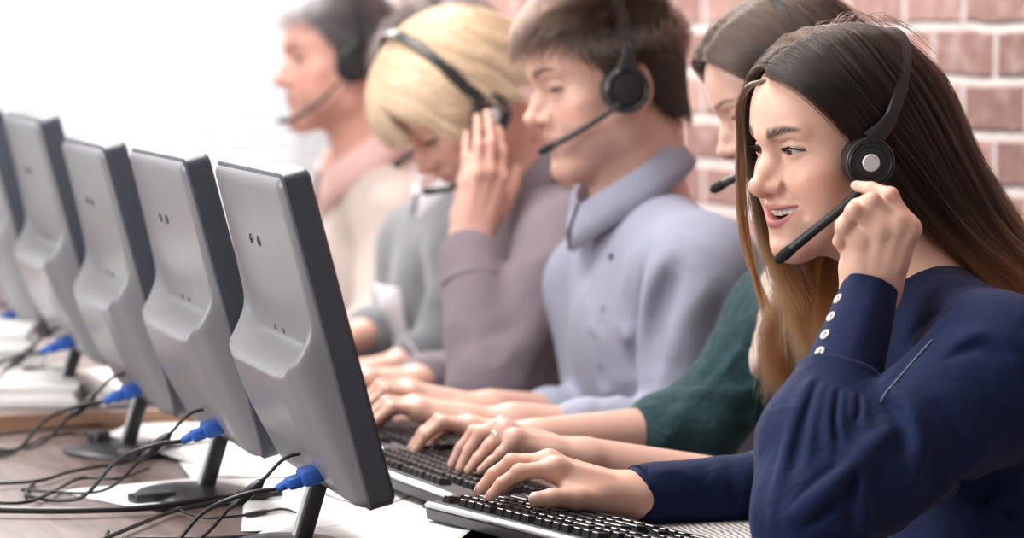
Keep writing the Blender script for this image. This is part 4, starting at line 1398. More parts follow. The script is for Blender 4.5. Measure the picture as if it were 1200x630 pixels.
far = [
 [(.002, .085, .093), (.028, .090, .088), (.054, .082, .066), (.067, .074, .030), (.072, .068, -.012), (.073, .061, -.050), (.069, .052, -.088), (.060, .042, -.122), (.048, .034, -.150)],
 [(.002, .066, .112), (.034, .068, .107), (.064, .062, .080), (.080, .056, .040), (.086, .050, -.004), (.088, .044, -.050), (.085, .036, -.092), (.077, .030, -.130), (.066, .026, -.162)],
 [(.002, .030, .132), (.042, .030, .125), (.074, .022, .088), (.088, .014, .040), (.094, .010, -.010), (.097, .010, -.062), (.096, .014, -.115), (.092, .020, -.170), (.084, .022, -.230)],
 [(.002, -.010, .136), (.042, -.012, .128), (.074, -.022, .088), (.086, -.034, .038), (.092, -.036, -.012), (.095, -.034, -.064), (.094, -.026, -.118), (.090, -.012, -.172), (.084, .000, -.230)],
 [(.002, -.052, .126), (.034, -.060, .116), (.060, -.076, .080), (.074, -.080, .034), (.082, -.080, -.012), (.086, -.076, -.062), (.087, -.064, -.115), (.086, -.046, -.168), (.082, -.026, -.226)]]
hg1 = Grp(H1)
hg1.ops = [op for op in h1.ops]
hg1.bound()
hm1 = Grp(H1); hm1.add(Ell((0, -0.006, 0.046), (0.0725, 0.089, 0.081))).add(Ell((0, 0.044, 0.050), (0.0600, 0.0565, 0.062)), 0.02).add(Ell((0, 0.030, -0.012), (0.0600, 0.0555, 0.066)), 0.02).bound()
colgrp1 = Grp().add(hm1).add(Cone(HP1 + (0.025, 0, -.055), neck1, .050, .056), .03)
def sheet(guides, n, M, seed, **k):
    P, tt = strands(guides, n, seed=seed, **k); return to_world(P, M), tt
A, ta = sheet(near, 11500, H1, 1, clumps=110, clump=0.55, spread=0.0022, tip_spread=0.007, wave=0.0016)
A = push_out(A, colgrp1, 0.004, 0.016)
B, tb = sheet(far, 6500, H1, 2, clumps=70, clump=0.6, spread=0.0022, tip_spread=0.009, wave=0.002, len_var=0.28, s_range=(0.14, 1))
B = push_out(B, colgrp1, 0.003, 0.011)
# loose strands beside the far cheek and fly-aways on the crown
lo1 = [[(.004, .087, .091), (.030, .096, .082), (.052, .094, .056), (.062, .090, .018), (.066, .088, -.030), (.068, .088, -.080), (.068, .080, -.130), (.060, .066, -.178)],
       [(.004, .087, .091), (.030, .094, .084), (.056, .088, .058), (.068, .082, .018), (.072, .080, -.030), (.074, .080, -.080), (.074, .070, -.130), (.066, .056, -.178)]]
C_, tc_ = sheet(lo1, 260, H1, 3, clumps=5, clump=0.9, spread=0.001, tip_spread=0.004, wave=0.003)
fl = [[(-.002, .060, .116), (-.012, .050, .134), (-.030, .030, .140), (-.055, .010, .118)], [(-.002, .0, .136), (-.012, -.012, .150), (-.035, -.03, .143), (-.06, -.045, .115)], [(-.002, -.05, .126), (-.012, -.062, .139), (-.03, -.085, .120), (-.045, -.105, .09)]]
D, td = sheet(fl, 26, H1, 4, clumps=50, clump=0.2, spread=0.002, tip_spread=0.004, wave=0.002, npt=22)
PH = np.concatenate([A, B, C_, D])
cl = np.concatenate([ombre(ta, ROOT1, TIP1, 0.68, 1.10, 5), ombre(tb, ROOT1, TIP1, 0.60, 0.92, 6), ombre(tc_, (0.06, 0.035, 0.02), TIP1, 0.4, 0.9, 7), ombre(td, ROOT1, ROOT1, 2, 3, 8)])
hair1 = hair_obj('hair', PH, cl, 0.00021, M_HAIR, P1)
# undercoat against the scalp
M_under = mat('hair undercoat', (0.020, 0.012, 0.009), 0.7)
ug = Grp(H1)
ug.add(Ell((0, -0.010, 0.048), (0.0765, 0.094, 0.0855))).add(Cone((0, -.075, .0), (0, -.10, -.09), .05, .03), .04)
ug.cut(Fn(lambda P: (P[:, 1] - 0.012) * 0.85 - (P[:, 2] - 0.040) * 0.75 - 0.012, (0, 0, 0), 1e3), 0.01)
ug.bound()
uo = sdf_obj('hair_cap', Grp().add(ug), 0.003, HP1 - .2, HP1 + .2, M_under, P1)
uo.parent = hair1; uo.matrix_parent_inverse = Matrix.Translation(P1.location).inverted() if False else Matrix()
# ================================================================ THE OTHER FIVE
ZL = np.array([(-.12, -.060), (-.05, -.055), (-.030, -.030), (-.022, .018), (.006, .024), (.010, -.012), (.024, -.006), (.034, .034), (.052, .056), (.072, .076), (.12, .088)])
def scalp_ok(L, zl=ZL):
    return L[:, 2] > np.interp(L[:, 1], zl[:, 0], zl[:, 1])
def skull_grp(M, grow=0.0):
    g = Grp(M)
    g.add(Ell((0, -0.006, 0.046), (0.0725 + grow, 0.089 + grow, 0.081 + grow))).add(Ell((0, 0.044, 0.050), (0.0600 + grow, 0.0565 + grow, 0.062 + grow)), 0.02).add(Ell((0, 0.030, -0.012), (0.0600 + grow, 0.0555 + grow, 0.066 + grow)), 0.02)
    g.add(Cone((0, -.03, -.02), (0, -.035, -.08), 0.056 + grow, 0.052 + grow), 0.03)
    return g.bound()
def short_hair(M, parent, n, color, length=0.03, flow=lambda L: np.tile((0, -0.6, -0.3), (len(L), 1)), zl=ZL, vol=(0.004, 0.022), seed=5, radius=0.00035, lift=0.6, var=0.3, cap=0.004, npt=9, name='hair'):
    r = np.random.default_rng(seed)
    g = skull_grp(M)
    d = r.normal(0, 1, (n * 3, 3)); d /= np.linalg.norm(d, axis=1, keepdims=True)
    c0 = np.array((0, 0.01, 0.03))
    t0 = np.zeros(len(d)); t1 = np.full(len(d), 0.16)
    for _ in range(18):
        tm = (t0 + t1) / 2; f = g(to_world(c0 + d * tm[:, None], M))
        ins = f < 0; t0 = np.where(ins, tm, t0); t1 = np.where(ins, t1, tm)
    L = c0 + d * t0[:, None]
    L = L[scalp_ok(L, zl)][:n]; n = len(L)
    N_ = L - np.array((0, 0, 0.03)); N_ /= np.linalg.norm(N_, axis=1, keepdims=True)
    F_ = flow(L) + r.normal(0, 0.16, (n, 3))
    F_ = F_ - N_ * (F_ * N_).sum(1, keepdims=True)
    F_ /= np.linalg.norm(F_, axis=1, keepdims=True) + 1e-9
    up = np.clip((L[:, 2:3] - 0.03) / 0.08, 0, 1)
    ln = length * (0.45 + 0.55 * up) * r.uniform(0.75, 1.1, (n, 1))
    t = np.linspace(0, 1, npt)[None, :, None]
    P = L[:, None] + (N_ * lift * (0.35 + 0.65 * up))[:, None] * ln[:, None] * (t - 0.45 * t * t) + F_[:, None] * ln[:, None] * (0.35 * t + 0.65 * t * t)
    P = P + r.normal(0, 0.0006, P.shape) * t
    W = to_world(P.reshape(-1, 3), M).reshape(n, npt, 3)
    W = push_out(W, g, 0.002, 0.006, 2)
    col = np.array(color) * (1 + r.uniform(-var, var, (n, 1, 1))) * np.ones((1, npt, 1))
    h = hair_obj(name, W, col, radius, M_HAIR, parent)
    cg = skull_grp(M, cap)
    cc = Grp(M); cc.add(skull_local(cap)); 
    zz = zl
    cc.cut(Fn(lambda P: (np.interp(P[:, 1], zz[:, 0], zz[:, 1]) + 0.004 - P[:, 2]) * 0.7, (0, 0, 0), 1e3), 0.003); cc.bound()
    um = mat('hair undercoat', tuple(x * 0.8 for x in color), 0.7)
    hc = np.asarray(M)[:3, 3]
    u = sdf_obj('hair_cap', Grp().add(cc), 0.0035, hc - .2, hc + .2, um, None)
    u.parent = h
    return h
def skull_local(grow):
    g = Grp()
    g.add(Ell((0, -0.006, 0.046), (0.0725 + grow, 0.089 + grow, 0.081 + grow))).add(Ell((0, 0.044, 0.050), (0.0600 + grow, 0.0565 + grow, 0.062 + grow)), 0.02)
    g.add(Ell((0, 0.030, -0.012), (0.0600 + grow, 0.0555 + grow, 0.066 + grow)), 0.02)
    g.add(Cone((0, -.03, -.02), (0, -.035, -.06), 0.056 + grow, 0.052 + grow), 0.03)
    return g.bound()

def collar(parent, c, axis, front, r, m, drop=0.040, tip=0.058, stand=0.022, flare=0.016, gap=0.20, name='collar', n=56, th=0.003):
    """turned-down shirt collar round the neck; axis up the neck, front = direction of the opening"""
    ax = _n(axis); fr = np.asarray(front, float); fr = _n(fr - ax * (fr @ ax)); sd = np.cross(ax, fr)
    rows = []
    for i in range(n + 1):
        ph = gap + (2 * math.pi - 2 * gap) * i / n
        w = abs(ph - math.pi) / math.pi      # 0 back .. 1 front
        e = fr * math.cos(ph) * (1.08) + sd * math.sin(ph)
        z0 = 0.018 * (1 - w) - 0.020 * w ** 2
        tipw = max(0, (w - 0.62) / 0.38) ** 2
        dr = drop + (tip - drop) * tipw
        e2 = e + fr * 0.25 * tipw
        prof = [(r - th, z0 - stand * 0.6), (r - th, z0 + stand), (r, z0 + stand + 0.002), (r + 0.004, z0 + stand), (r + flare * 0.6, z0 + stand - dr * 0.5), (r + flare, z0 + stand - dr), (r + flare - th, z0 + stand - dr - 0.001), (r + flare * 0.5 - th, z0 + stand - dr * 0.5), (r, z0 + stand - 0.006), (r, z0 - stand * 0.6)]
        row = []
        for k, (rr, zz) in enumerate(prof):
            ee = e2 if 4 <= k <= 7 else e
            row.append(Vector(np.asarray(c) + ee * rr + ax * zz))
        rows.append(row)
    mb = MB().grid(rows)
    o = mb.build(name, m, None, smooth=True); unparented_world(o, parent)
    return o

def figure(tagline, headM, hk, cols, joints, cloth, cl_r, res=(0.0028, 0.004), hands=None, sleeve_end=(0.02, 0.02), folds=(), creases=(), neck_r=0.052, female=0.0, cloth_name='shirt', neck_hole=0.060, eyes=True, lids=0.6, arm_r=(0.050, 0.038, 0.026), eyecol=(0.10, 0.055, 0.03), look=(0, -.3), box=None, neck_drop=0.012, iris=None):
    hp = np.asarray(headM)[:3, 3]
    neck, shn, shf, hips, eln, wrn, elf, wrf = [np.asarray(q, float) for q in joints]
    root = empty('person', (hp[0] + 0.15, hp[1], 0)); tag(root, tagline, 'person')
    S = Skel(hp, neck, shn, shf, hips, cl_r.get('bulk', 1.0), cl_r.get('fb', 0.105))
    b = Grp().add(head_grp(headM, lids=lids, **hk))
    b.add(Cone(hp + (headM[:3, 1] * -0.025) + (headM[:3, 2] * -0.05), neck, neck_r, neck_r + 0.006), .03)
    S.torso(b)
    limb(b, shn, eln, wrn, *arm_r); limb(b, shf, elf, wrf, *arm_r)
    for hd in hands or []:
        hand_world(b, *hd)
    lo, hi = box or ((min(hp[0], wrn[0], wrf[0]) - .28, min(shn[1], hp[1]) - .25, 0.45), (hips[0] + .25, max(shf[1], hp[1]) + .25, hp[2] + .18))
    sdf_obj('body', b, res[0], lo, hi, M_SKIN, root, head_colors(headM, **cols), 1)
    if eyes:
        eye_parts(headM, root, look=look, iris=eyecol)
        lash_part(headM, root, lids)
    g = Grp(); S.torso(g, 0.014, bust=female)
    ur, er, wr_ = cl_r['sleeve']
    for (a, e, w, se) in ((shn, eln, wrn, sleeve_end[0]), (shf, elf, wrf, sleeve_end[1])):
        if se is None: continue
        d = _n(e - w); L_ = np.linalg.norm(e - w)
        g.add(Cone(a, e, ur, er), 0.035)
        t = se / L_
        wv = w + d * se
        g.add(Cone(e, wv, er, wr_ + (er - wr_) * min(t, 1) * 0.6), 0.02)
        g.cut(Fn(lambda P, w=w, d=d, se=se: np.where(((P - w) ** 2).sum(-1) < (se + 0.12) ** 2, (se + 0.001) - (P - w) @ d, -1.0), w, 1e3), 0.0) if False else None
    base = Grp(); base.ops = list(g.ops)
    for c in creases: crease(g, base, *c)
    for f in folds: g.dis(f)
    g.sub(Cone(hp, neck - np.array((0, 0, neck_drop)), neck_hole, neck_hole), 0.008)
    so = sdf_obj(cloth_name, g, res[1], (lo[0] - .03, lo[1] - .03, lo[2] - .03), (hi[0] + .05, hi[1] + .05, hi[2]), cloth, root, None, 1)
    return root, S, so, base

def auto_hand(wr, thumb_y, s=0.95, fwd=(-1, 0, 0), dz=0.004):
    """relaxed typing hand ahead of a wrist; thumb_y: +1 thumb toward +Y, -1 toward -Y"""
    wr = np.asarray(wr, float); f = _n(fwd); ty = np.array((0, thumb_y, 0.0))
    ks = [wr + f * a * s + ty * b * s + (0, 0, dz + c) for a, b, c in ((.083, .026, .004), (.087, .007, .007), (.082, -.012, .006), (.073, -.029, .001))]
    ks, fs = typing(*ks, 0, fwd, s)
    th = [wr + f * a * s + ty * b * s + (0, 0, c) for a, b, c in ((.018, .020, -.006), (.050, .044, -.010), (.076, .052, -.013), (.098, .054, -.016))]
    return (wr, ty, (0.1, 0, 1), ks, fs, th, s)
def typing(k0, k1, k2, k3, dn, fwd=(-1, 0, 0), s=1.0):
    ks = [np.asarray(q, float) for q in (k0, k1, k2, k3)]
    f = _n(fwd)
    return ks, [[a + f * 0.036 * s + (0, 0, 0.004), a + f * 0.055 * s + (0, 0, -0.010), a + f * 0.067 * s + (0, 0, -0.021)] for a in ks]

# ---------------------------------------------------------------- woman in teal behind her
M_teal = cloth_mat('teal knit', (0.020, 0.052, 0.060), 0.9, 500, 0.6, 0.25, (0.032, 0.075, 0.085), 90)
HP2 = px(937, 122, 3.98); H2 = head_matrix(HP2, 170, 22, 0, 0.95)
J2 = [px(985, 262, 4.02), px(1045, 345, 3.86), px(922, 372, 4.15), px(1040, 345, 4.03) + (0.17, 0, -0.42), px(955, 590, 3.82), px(684, 537, 3.785), px(812, 506, 4.10), px(628, 514, 4.02)]
knb = [px(593, 503, 3.825), px(588, 500, 3.803), px(592, 504, 3.778), px(604, 514, 3.757)]
fnb = [[px(556, 506, 3.835), px(540, 525, 3.835), px(529, 545, 3.832)],
       [px(564, 507, 3.805), px(550, 527, 3.805), px(539, 549, 3.802)],
       [px(574, 522, 3.775), px(560, 537, 3.772), px(549, 551, 3.770)],
       [px(588, 531, 3.752), px(575, 541, 3.750), px(563, 551, 3.748)]]
thb = [px(655, 532, 3.82), px(625, 535, 3.85), px(600, 540, 3.865), px(582, 546, 3.87)]
knc = [px(553, 500, 4.02), px(549, 497, 4.04), px(553, 498, 4.06), px(562, 503, 4.08)]
fnc = [[a + (-0.036, 0, 0.006), a + (-0.056, 0, -0.008), a + (-0.070, 0, -0.026)] for a in knc]
thc = [px(610, 516, 4.0), px(585, 522, 3.985), px(565, 524, 3.98), px(548, 526, 3.98)]
zz_ = np.array((0, 0, 1.0))
P2, S2, sh2, ba2 = figure('brown-haired woman in a teal top and beige scarf behind the woman in navy', H2, dict(nose=0.7),
    dict(skin=(0.70, 0.43, 0.35), lip=(0.55, 0.20, 0.19), brow=(0.10, 0.055, 0.035), blush=0.35), J2, M_teal, dict(bulk=0.88, sleeve=(0.060, 0.050, 0.046)),
    res=(0.0024, 0.004), hands=[(J2[5], (0, 1, 0), (0.1, 0, 1), knb, fnb, thb, 0.95), (J2[7], (0, -1, 0), (0.1, 0, 1), knc, fnc, thc, 0.95)],
    sleeve_end=(0.20, 0.165), female=0.6, cloth_name='sweater', lids=0.45, arm_r=(0.046, 0.036, 0.024), eyecol=(0.12, 0.16, 0.2),
    creases=[([(880, 380), (850, 430), (800, 470)], 0.005, 0.010), ([(860, 400), (820, 450), (780, 480)], -0.004, 0.010), ([(890, 440), (885, 490), (888, 540)], 0.005, 0.008), ([(878, 430), (872, 480), (876, 530)], -0.004, 0.007), ([(820, 440), (790, 500), (770, 530)], 0.005, 0.010)],
    folds=[Folds(J2[6], 0.2, 0.0035, 26, (1, 0, -0.6), 21, 3)])
rg = MB(); rc = np.array(fnb[2][0]) * 0.45 + np.array(knb[2]) * 0.55; rd = _n(fnb[2][0] - knb[2])
rg.disc(rc, rd, [(0.0095, -0.0012), (0.0104, -0.0008), (0.0104, 0.0008), (0.0095, 0.0012), (0.0092, 0), (0.0095, -0.0012)], 24)
rg.disc(rc + zz_ * 0.0108 + np.array((0, -0.003, 0)), (0, -0.4, 1), [(0, 0.003), (0.0022, 0.0025), (0.003, 0.001), (0, -0.002)], 8)
ro = rg.build('ring', mat('gold ring', (0.9, 0.75, 0.5), 0.15, 1.0), None, smooth=True); unparented_world(ro, P2)
# scarf: loop round the neck and a hanging end
M_scarf = cloth_mat('beige patterned scarf', (0.50, 0.33, 0.27), 0.9, 600, 0.3, 0.3, (0.72, 0.60, 0.54), 22)
sg = Grp()
for i in range(18):
    a0, a1 = 2 * math.pi * i / 18, 2 * math.pi * (i + 1) / 18
    c_ = J2[0] + np.array((-0.02, 0, -0.01))
    f_ = lambda a: c_ + np.array((0.02 - math.cos(a) * 0.062, -math.sin(a) * 0.070, -0.050 * math.cos(a) - 0.02))
    sg.add(Cone(f_(a0), f_(a1), 0.024, 0.024), 0.02)
sg.add(Cone(px(925, 325, 3.90), px(890, 420, 3.92), 0.040, 0.020, 0.55, (0.9, -0.3, 0)), 0.03)
sg.dis(Folds(px(900, 380, 3.9), 0.2, 0.006, 40, (-0.1, 0, 1), 31, 5))
so = sdf_obj('scarf', sg, 0.004, J2[0] - (.3, .3, .3), J2[0] + (.25, .25, .15), M_scarf, P2, None, 1)
nearb = [[(-.015, .083, .094), (-.036, .080, .086), (-.062, .062, .064), (-.080, .032, .030), (-.086, .008, -.010), (-.088, -.004, -.070), (-.086, -.004, -.140), (-.080, .010, -.210), (-.072, .030, -.280), (-.066, .045, -.340)],
         [(-.015, .050, .122), (-.044, .045, .112), (-.074, .028, .080), (-.088, .000, .036), (-.093, -.020, -.014), (-.096, -.030, -.075), (-.096, -.030, -.145), (-.092, -.016, -.215), (-.086, .006, -.285), (-.080, .024, -.345)],
         [(-.015, -.010, .136), (-.050, -.015, .120), (-.080, -.032, .078), (-.090, -.056, .030), (-.092, -.075, -.020), (-.092, -.085, -.080), (-.090, -.085, -.150), (-.086, -.075, -.220), (-.080, -.055, -.290), (-.076, -.040, -.350)],
         [(-.010, -.060, .122), (-.030, -.075, .105), (-.045, -.100, .062), (-.050, -.112, .016), (-.050, -.122, -.034), (-.050, -.134, -.094), (-.048, -.142, -.160), (-.046, -.146, -.226), (-.044, -.146, -.29), (-.042, -.144, -.345)]]
farb = [[(-.013, .083, .094), (.020, .088, .088), (.052, .080, .066), (.072, .062, .030), (.080, .050, -.012), (.084, .048, -.070), (.082, .060, -.140), (.074, .080, -.205), (.060, .100, -.270), (.045, .115, -.325)],
        [(-.013, .050, .122), (.030, .050, .118), (.068, .036, .080), (.086, .018, .036), (.092, .008, -.014), (.095, .008, -.075), (.094, .020, -.145), (.088, .040, -.212), (.078, .062, -.28), (.066, .080, -.34)],
        [(-.013, -.010, .136), (.034, -.015, .126), (.072, -.032, .078), (.088, -.050, .030), (.092, -.060, -.020), (.094, -.060, -.080), (.092, -.050, -.150), (.088, -.034, -.22), (.082, -.014, -.29), (.076, .0, -.35)],
        [(-.010, -.060, .122), (.020, -.078, .108), (.045, -.100, .062), (.055, -.108, .016), (.058, -.116, -.034), (.058, -.124, -.094), (.056, -.128, -.160), (.052, -.128, -.226), (.048, -.124, -.29), (.044, -.12, -.345)]]
cg2 = Grp().add(skull_grp(H2)).add(Cone(J2[0], (J2[1] + J2[2]) / 2, .085, .09), .05)
A, ta = sheet(nearb, 5200, H2, 11, clumps=60, clump=0.55, spread=0.003, tip_spread=0.010, wave=0.002)
B, tb = sheet(farb, 4600, H2, 12, clumps=60, clump=0.55, spread=0.003, tip_spread=0.010, wave=0.002)
PH = np.concatenate([push_out(A, cg2, .004, .016), push_out(B, cg2, .004, .016)])
cl = np.concatenate([ombre(ta, (0.026, 0.013, 0.008), (0.17, 0.075, 0.03), 0.45, 0.95, 5), ombre(tb, (0.026, 0.013, 0.008), (0.17, 0.075, 0.03), 0.45, 0.95, 6)])
G_ = [[px(u0 + du, v, d) for u0, v, d in ((948, 190, 3.86), (952, 250, 3.82), (944, 320, 3.80), (930, 395, 3.81), (921, 468, 3.83))] for du in (-26, -6, 14, 34)]
A, ta = strands(G_, 1700, seed=31, clumps=16, clump=0.5, spread=0.004, tip_spread=0.008, wave=0.004)
PH = np.concatenate([PH, A]); cl = np.concatenate([cl, ombre(ta, (0.05, 0.026, 0.014), (0.17, 0.075, 0.03), 0.2, 0.8, 7)])
hr2 = hair_obj('hair', PH, cl, 0.00030, M_HAIR, P2)
def long_cap(M, parent, color):
    g = Grp(M)
    g.add(Ell((0, -0.010, 0.048), (0.0765, 0.094, 0.0855))).add(Cone((0, -.065, .0), (0, -.07, -.07), .052, .035), .04)
    g.cut(Fn(lambda P: (P[:, 1] - 0.012) * 0.85 - (P[:, 2] - 0.040) * 0.75 - 0.012, (0, 0, 0), 1e3), 0.01); g.bound()
    hc = np.asarray(M)[:3, 3]
    u = sdf_obj('hair_cap', Grp().add(g), 0.0035, hc - .2, hc + .2, mat('hair undercoat', color, 0.7), None); u.parent = parent
long_cap(H2, hr2, (0.03, 0.018, 0.012))
headset(H2, 'black headset whose microphone shows beside the cheek of the woman in teal', side=-1, boom_pts=[(-.088, .030, -.022), (-.085, .070, -.036), (-.064, .112, -.044), (-.040, .140, -.050)], band_r=(0.096, 0.137), cup=(0.09, 0.01, 0), boom_end=(0, 0, 0), boom_r=0.0052)

# ---------------------------------------------------------------- man in the light blue shirt
M_dbtn = mat('dark blue button', (0.09, 0.10, 0.17), 0.4)
M_blue_shirt = cloth_mat('light blue cotton', (0.30, 0.315, 0.41), 0.8, 700, 0.2, 0.1, (0.35, 0.365, 0.46), 14)
HP3 = px(717, 101, 4.45); H3 = head_matrix(HP3, 179, 12, 0, 1.04)
J3 = [px(748, 228, 4.47), px(822, 322, 4.30), px(704, 335, 4.61), px(790, 330, 4.46) + (0.12, 0, -0.46), px(805, 528, 4.27), px(602, 498, 4.22), px(720, 505, 4.56), px(575, 482, 4.40)]
k3a, f3a = typing(px(492, 480, 4.20 + .0), px(486, 474, 4.215), px(488, 474, 4.235), px(496, 480, 4.255), 0)
k3a = k3a[::-1]; f3a = f3a[::-1]
t3a = [px(560, 500, 4.25), px(520, 505, 4.285), px(495, 508, 4.30), px(475, 512, 4.30)]
k3b, f3b = typing(px(484, 460, 4.37), px(478, 455, 4.39), px(480, 455, 4.41), px(490, 460, 4.43), 0)
t3b = [px(545, 486, 4.37), px(508, 488, 4.345), px(485, 488, 4.34), px(467, 491, 4.34)]
P3, S3, sh3, ba3 = figure('young man with dark hair in a light blue shirt and headset', H3, dict(nose=1.1, male=1.0),
    dict(skin=(0.66, 0.40, 0.32), lip=(0.55, 0.27, 0.25), brow=(0.08, 0.045, 0.03), brow_w=0.006, stubble=0.25, blush=0.4), J3, M_blue_shirt, dict(bulk=0.98, fb=0.115, sleeve=(0.070, 0.060, 0.040)),
    res=(0.0026, 0.004), hands=[(J3[5], (0, 1, 0), (0.1, 0, 1), k3a, f3a, t3a, 1.05), (J3[7], (0, -1, 0), (0.1, 0, 1), k3b, f3b, t3b, 1.05)],
    sleeve_end=(0.085, 0.11), lids=0.85, arm_r=(0.052, 0.042, 0.029),
    creases=[([(780, 300), (760, 350), (752, 420)], 0.014, 0.014), ([(790, 318), (768, 375), (764, 440)], -0.028, 0.016), ([(830, 330), (800, 380), (785, 430)], 0.012, 0.014), ([(850, 350), (835, 400), (820, 440)], -0.012, 0.012),
             ([(700, 290), (692, 380), (690, 480)], 0.004, 0.006), ([(712, 292), (705, 380), (700, 480)], -0.0025, 0.004), ([(740, 300), (735, 380), (725, 470)], 0.012, 0.013), ([(757, 300), (748, 380), (745, 450)], -0.012, 0.012), ([(790, 270), (830, 290), (860, 330)], 0.005, 0.010), ([(750, 440), (710, 460), (690, 480)], 0.006, 0.012)],
    folds=[Folds(J3[1] + (0, 0, -.1), 0.26, 0.004, 11, (-0.3, 0, 1), 41, 3)], neck_r=0.057, neck_hole=0.060)
collar(P3, J3[0] + (-0.012, 0, 0.015), H3[:3, 2] * 0.4 + np.array((-0.45, 0, 0.85)), (-1, -0.05, -0.3), 0.068, M_blue_shirt, drop=0.042, tip=0.052, flare=0.018, gap=0.08)
def flow3(L):
    f = np.stack([L[:, 0] * 4, 0.9 - np.clip((0.09 - L[:, 2]) / 0.03, 0, 1) * 1.5, -0.15 - 1.1 * np.clip((0.09 - L[:, 2]) / 0.05, 0, 1)], -1); return f
ZL3 = ZL.copy(); ZL3[-3:] = [(.052, .050), (.072, .070), (.12, .080)]
short_hair(H3, P3, 9000, (0.026, 0.0135, 0.009), 0.046, flow3, ZL3, seed=3, lift=0.75, radius=0.0005, cap=0.007)
headset(H3, 'black headset on the man in the light blue shirt', side=-1, boom_pts=[(-.092, .026, -.016), (-.078, .056, -.030), (-.060, .086, -.043), (-.038, .114, -.054)], band_r=(0.092, 0.142), cup=(0.088, 0.012, 0), silver=False, boom_end=(0, 0, 0), boom_r=0.0038)
for (u, v) in ((716, 300), (708, 362), (704, 430)):
    button(u, v, ba3, 0.0050, P3, M_dbtn)

# ---------------------------------------------------------------- blonde woman resting her head on her hand
M_mauve = cloth_mat('mauve grey cotton', (0.190, 0.155, 0.180), 0.85, 700, 0.2, 0.12, (0.24, 0.20, 0.225), 14)
HP4 = px(545, 126, 4.88); H4 = head_matrix(HP4, 188, 43, 0, 0.98)
J4 = [px(628, 222, 4.93), px(661, 292, 4.78), px(593, 300, 5.04), px(650, 300, 4.93) + (0.10, 0, -0.44), px(572, 460, 4.62), px(548, 292, 4.735), px(560, 450, 4.97), px(492, 446, 4.80)]
k4 = [px(586, 208, 4.755), px(572, 200, 4.74), px(558, 203, 4.73), px(546, 212, 4.735)]
f4 = [[px(588, 178, 4.765), px(585, 158, 4.775), px(581, 144, 4.79)], [px(575, 166, 4.745), px(573, 146, 4.755), px(570, 132, 4.77)], [px(560, 170, 4.735), px(560, 150, 4.745), px(559, 136, 4.76)], [px(546, 184, 4.74), px(546, 168, 4.75), px(547, 155, 4.765)]]
t4 = [px(570, 265, 4.765), px(592, 238, 4.80), px(602, 216, 4.82), px(606, 198, 4.83)]
P4, S4, sh4, ba4 = figure('blonde woman in a mauve shirt resting her head on her hand, looking down', H4, dict(nose=0.7),
    dict(skin=(0.72, 0.42, 0.34), lip=(0.60, 0.26, 0.25), brow=(0.35, 0.22, 0.13), blush=0.4), J4, M_mauve, dict(bulk=0.90, sleeve=(0.060, 0.052, 0.040)),
    res=(0.0032, 0.005), hands=[(J4[5], _n(px(586, 208, 4.75) - px(546, 212, 4.75)), _n(-_vd), k4, f4, t4, 0.95), auto_hand(J4[7], -1)],
    sleeve_end=(0.012, 0.02), female=0.5, lids=0.95, arm_r=(0.046, 0.036, 0.026),
    creases=[([(600, 330), (640, 300), (680, 290)], 0.007, 0.012), ([(560, 400), (600, 380), (640, 330)], -0.007, 0.012), ([(540, 420), (580, 430), (610, 400)], 0.006, 0.012), ([(640, 380), (660, 330), (690, 310)], -0.007, 0.014)],
    folds=[Folds(J4[4], 0.25, 0.005, 14, (-0.2, 0, 1), 51, 3)])
collar(P4, J4[0] + (-0.02, 0, 0.01), H4[:3, 2] * 0.3 + np.array((-0.5, 0, 0.8)), (-1, 0, -0.4), 0.066, M_mauve, drop=0.040, tip=0.055)
M_trim = cloth_mat('pale cuff lining', (0.62, 0.60, 0.64), 0.8, 700, 0.2, 0.2)
cuff(J4[5] + _n(J4[4] - J4[5]) * 0.006, J4[5] + _n(J4[4] - J4[5]) * 0.060, 0.037, 0.044, M_mauve, P4)
cuff(J4[7] + _n(J4[6] - J4[7]) * 0.006, J4[7] + _n(J4[6] - J4[7]) * 0.045, 0.036, 0.042, M_trim, P4)
# blonde bob
bob = []
for (r0, a) in (((-.010, .086, .092), 0), ((-.012, .060, .116), 1), ((-.012, .020, .134), 2), ((-.010, -.030, .132), 3), ((-.006, -.066, .116), 4)):
    pass
bobn = [[(-.010, .085, .093), (-.034, .092, .086), (-.060, .086, .060), (-.072, .076, .030), (-.076, .066, .004)],
        [(-.010, .060, .118), (-.042, .062, .108), (-.074, .050, .076), (-.086, .034, .036), (-.088, .020, .000)],
        [(-.010, .020, .136), (-.048, .018, .122), (-.080, .006, .080), (-.092, -.010, .036), (-.094, -.022, -.008)],
        [(-.010, -.030, .134), (-.045, -.036, .118), (-.074, -.052, .076), (-.084, -.068, .030), (-.084, -.076, -.020)],
        [(-.006, -.066, .116), (-.030, -.082, .100), (-.048, -.104, .058), (-.052, -.112, .012), (-.050, -.108, -.035)],
        [(.006, -.066, .116), (.010, -.092, .100), (.012, -.118, .058), (.012, -.124, .010), (.010, -.116, -.038)]]
bobf = [[(x * -1 + (-.018 if i == 0 else 0), y, z) for i, (x, y, z) in enumerate(g)] for g in bobn]
fringe = [[(-.010, .070, .110), (-.020, .094, .092), (-.028, .104, .066), (-.034, .104, .040)], [(-.008, .070, .110), (.004, .098, .092), (.010, .108, .066), (.012, .110, .040)], [(-.006, .070, .110), (.024, .092, .092), (.038, .100, .066), (.046, .096, .038)]]
cg4 = Grp().add(skull_grp(H4, 0.002))
LS = []
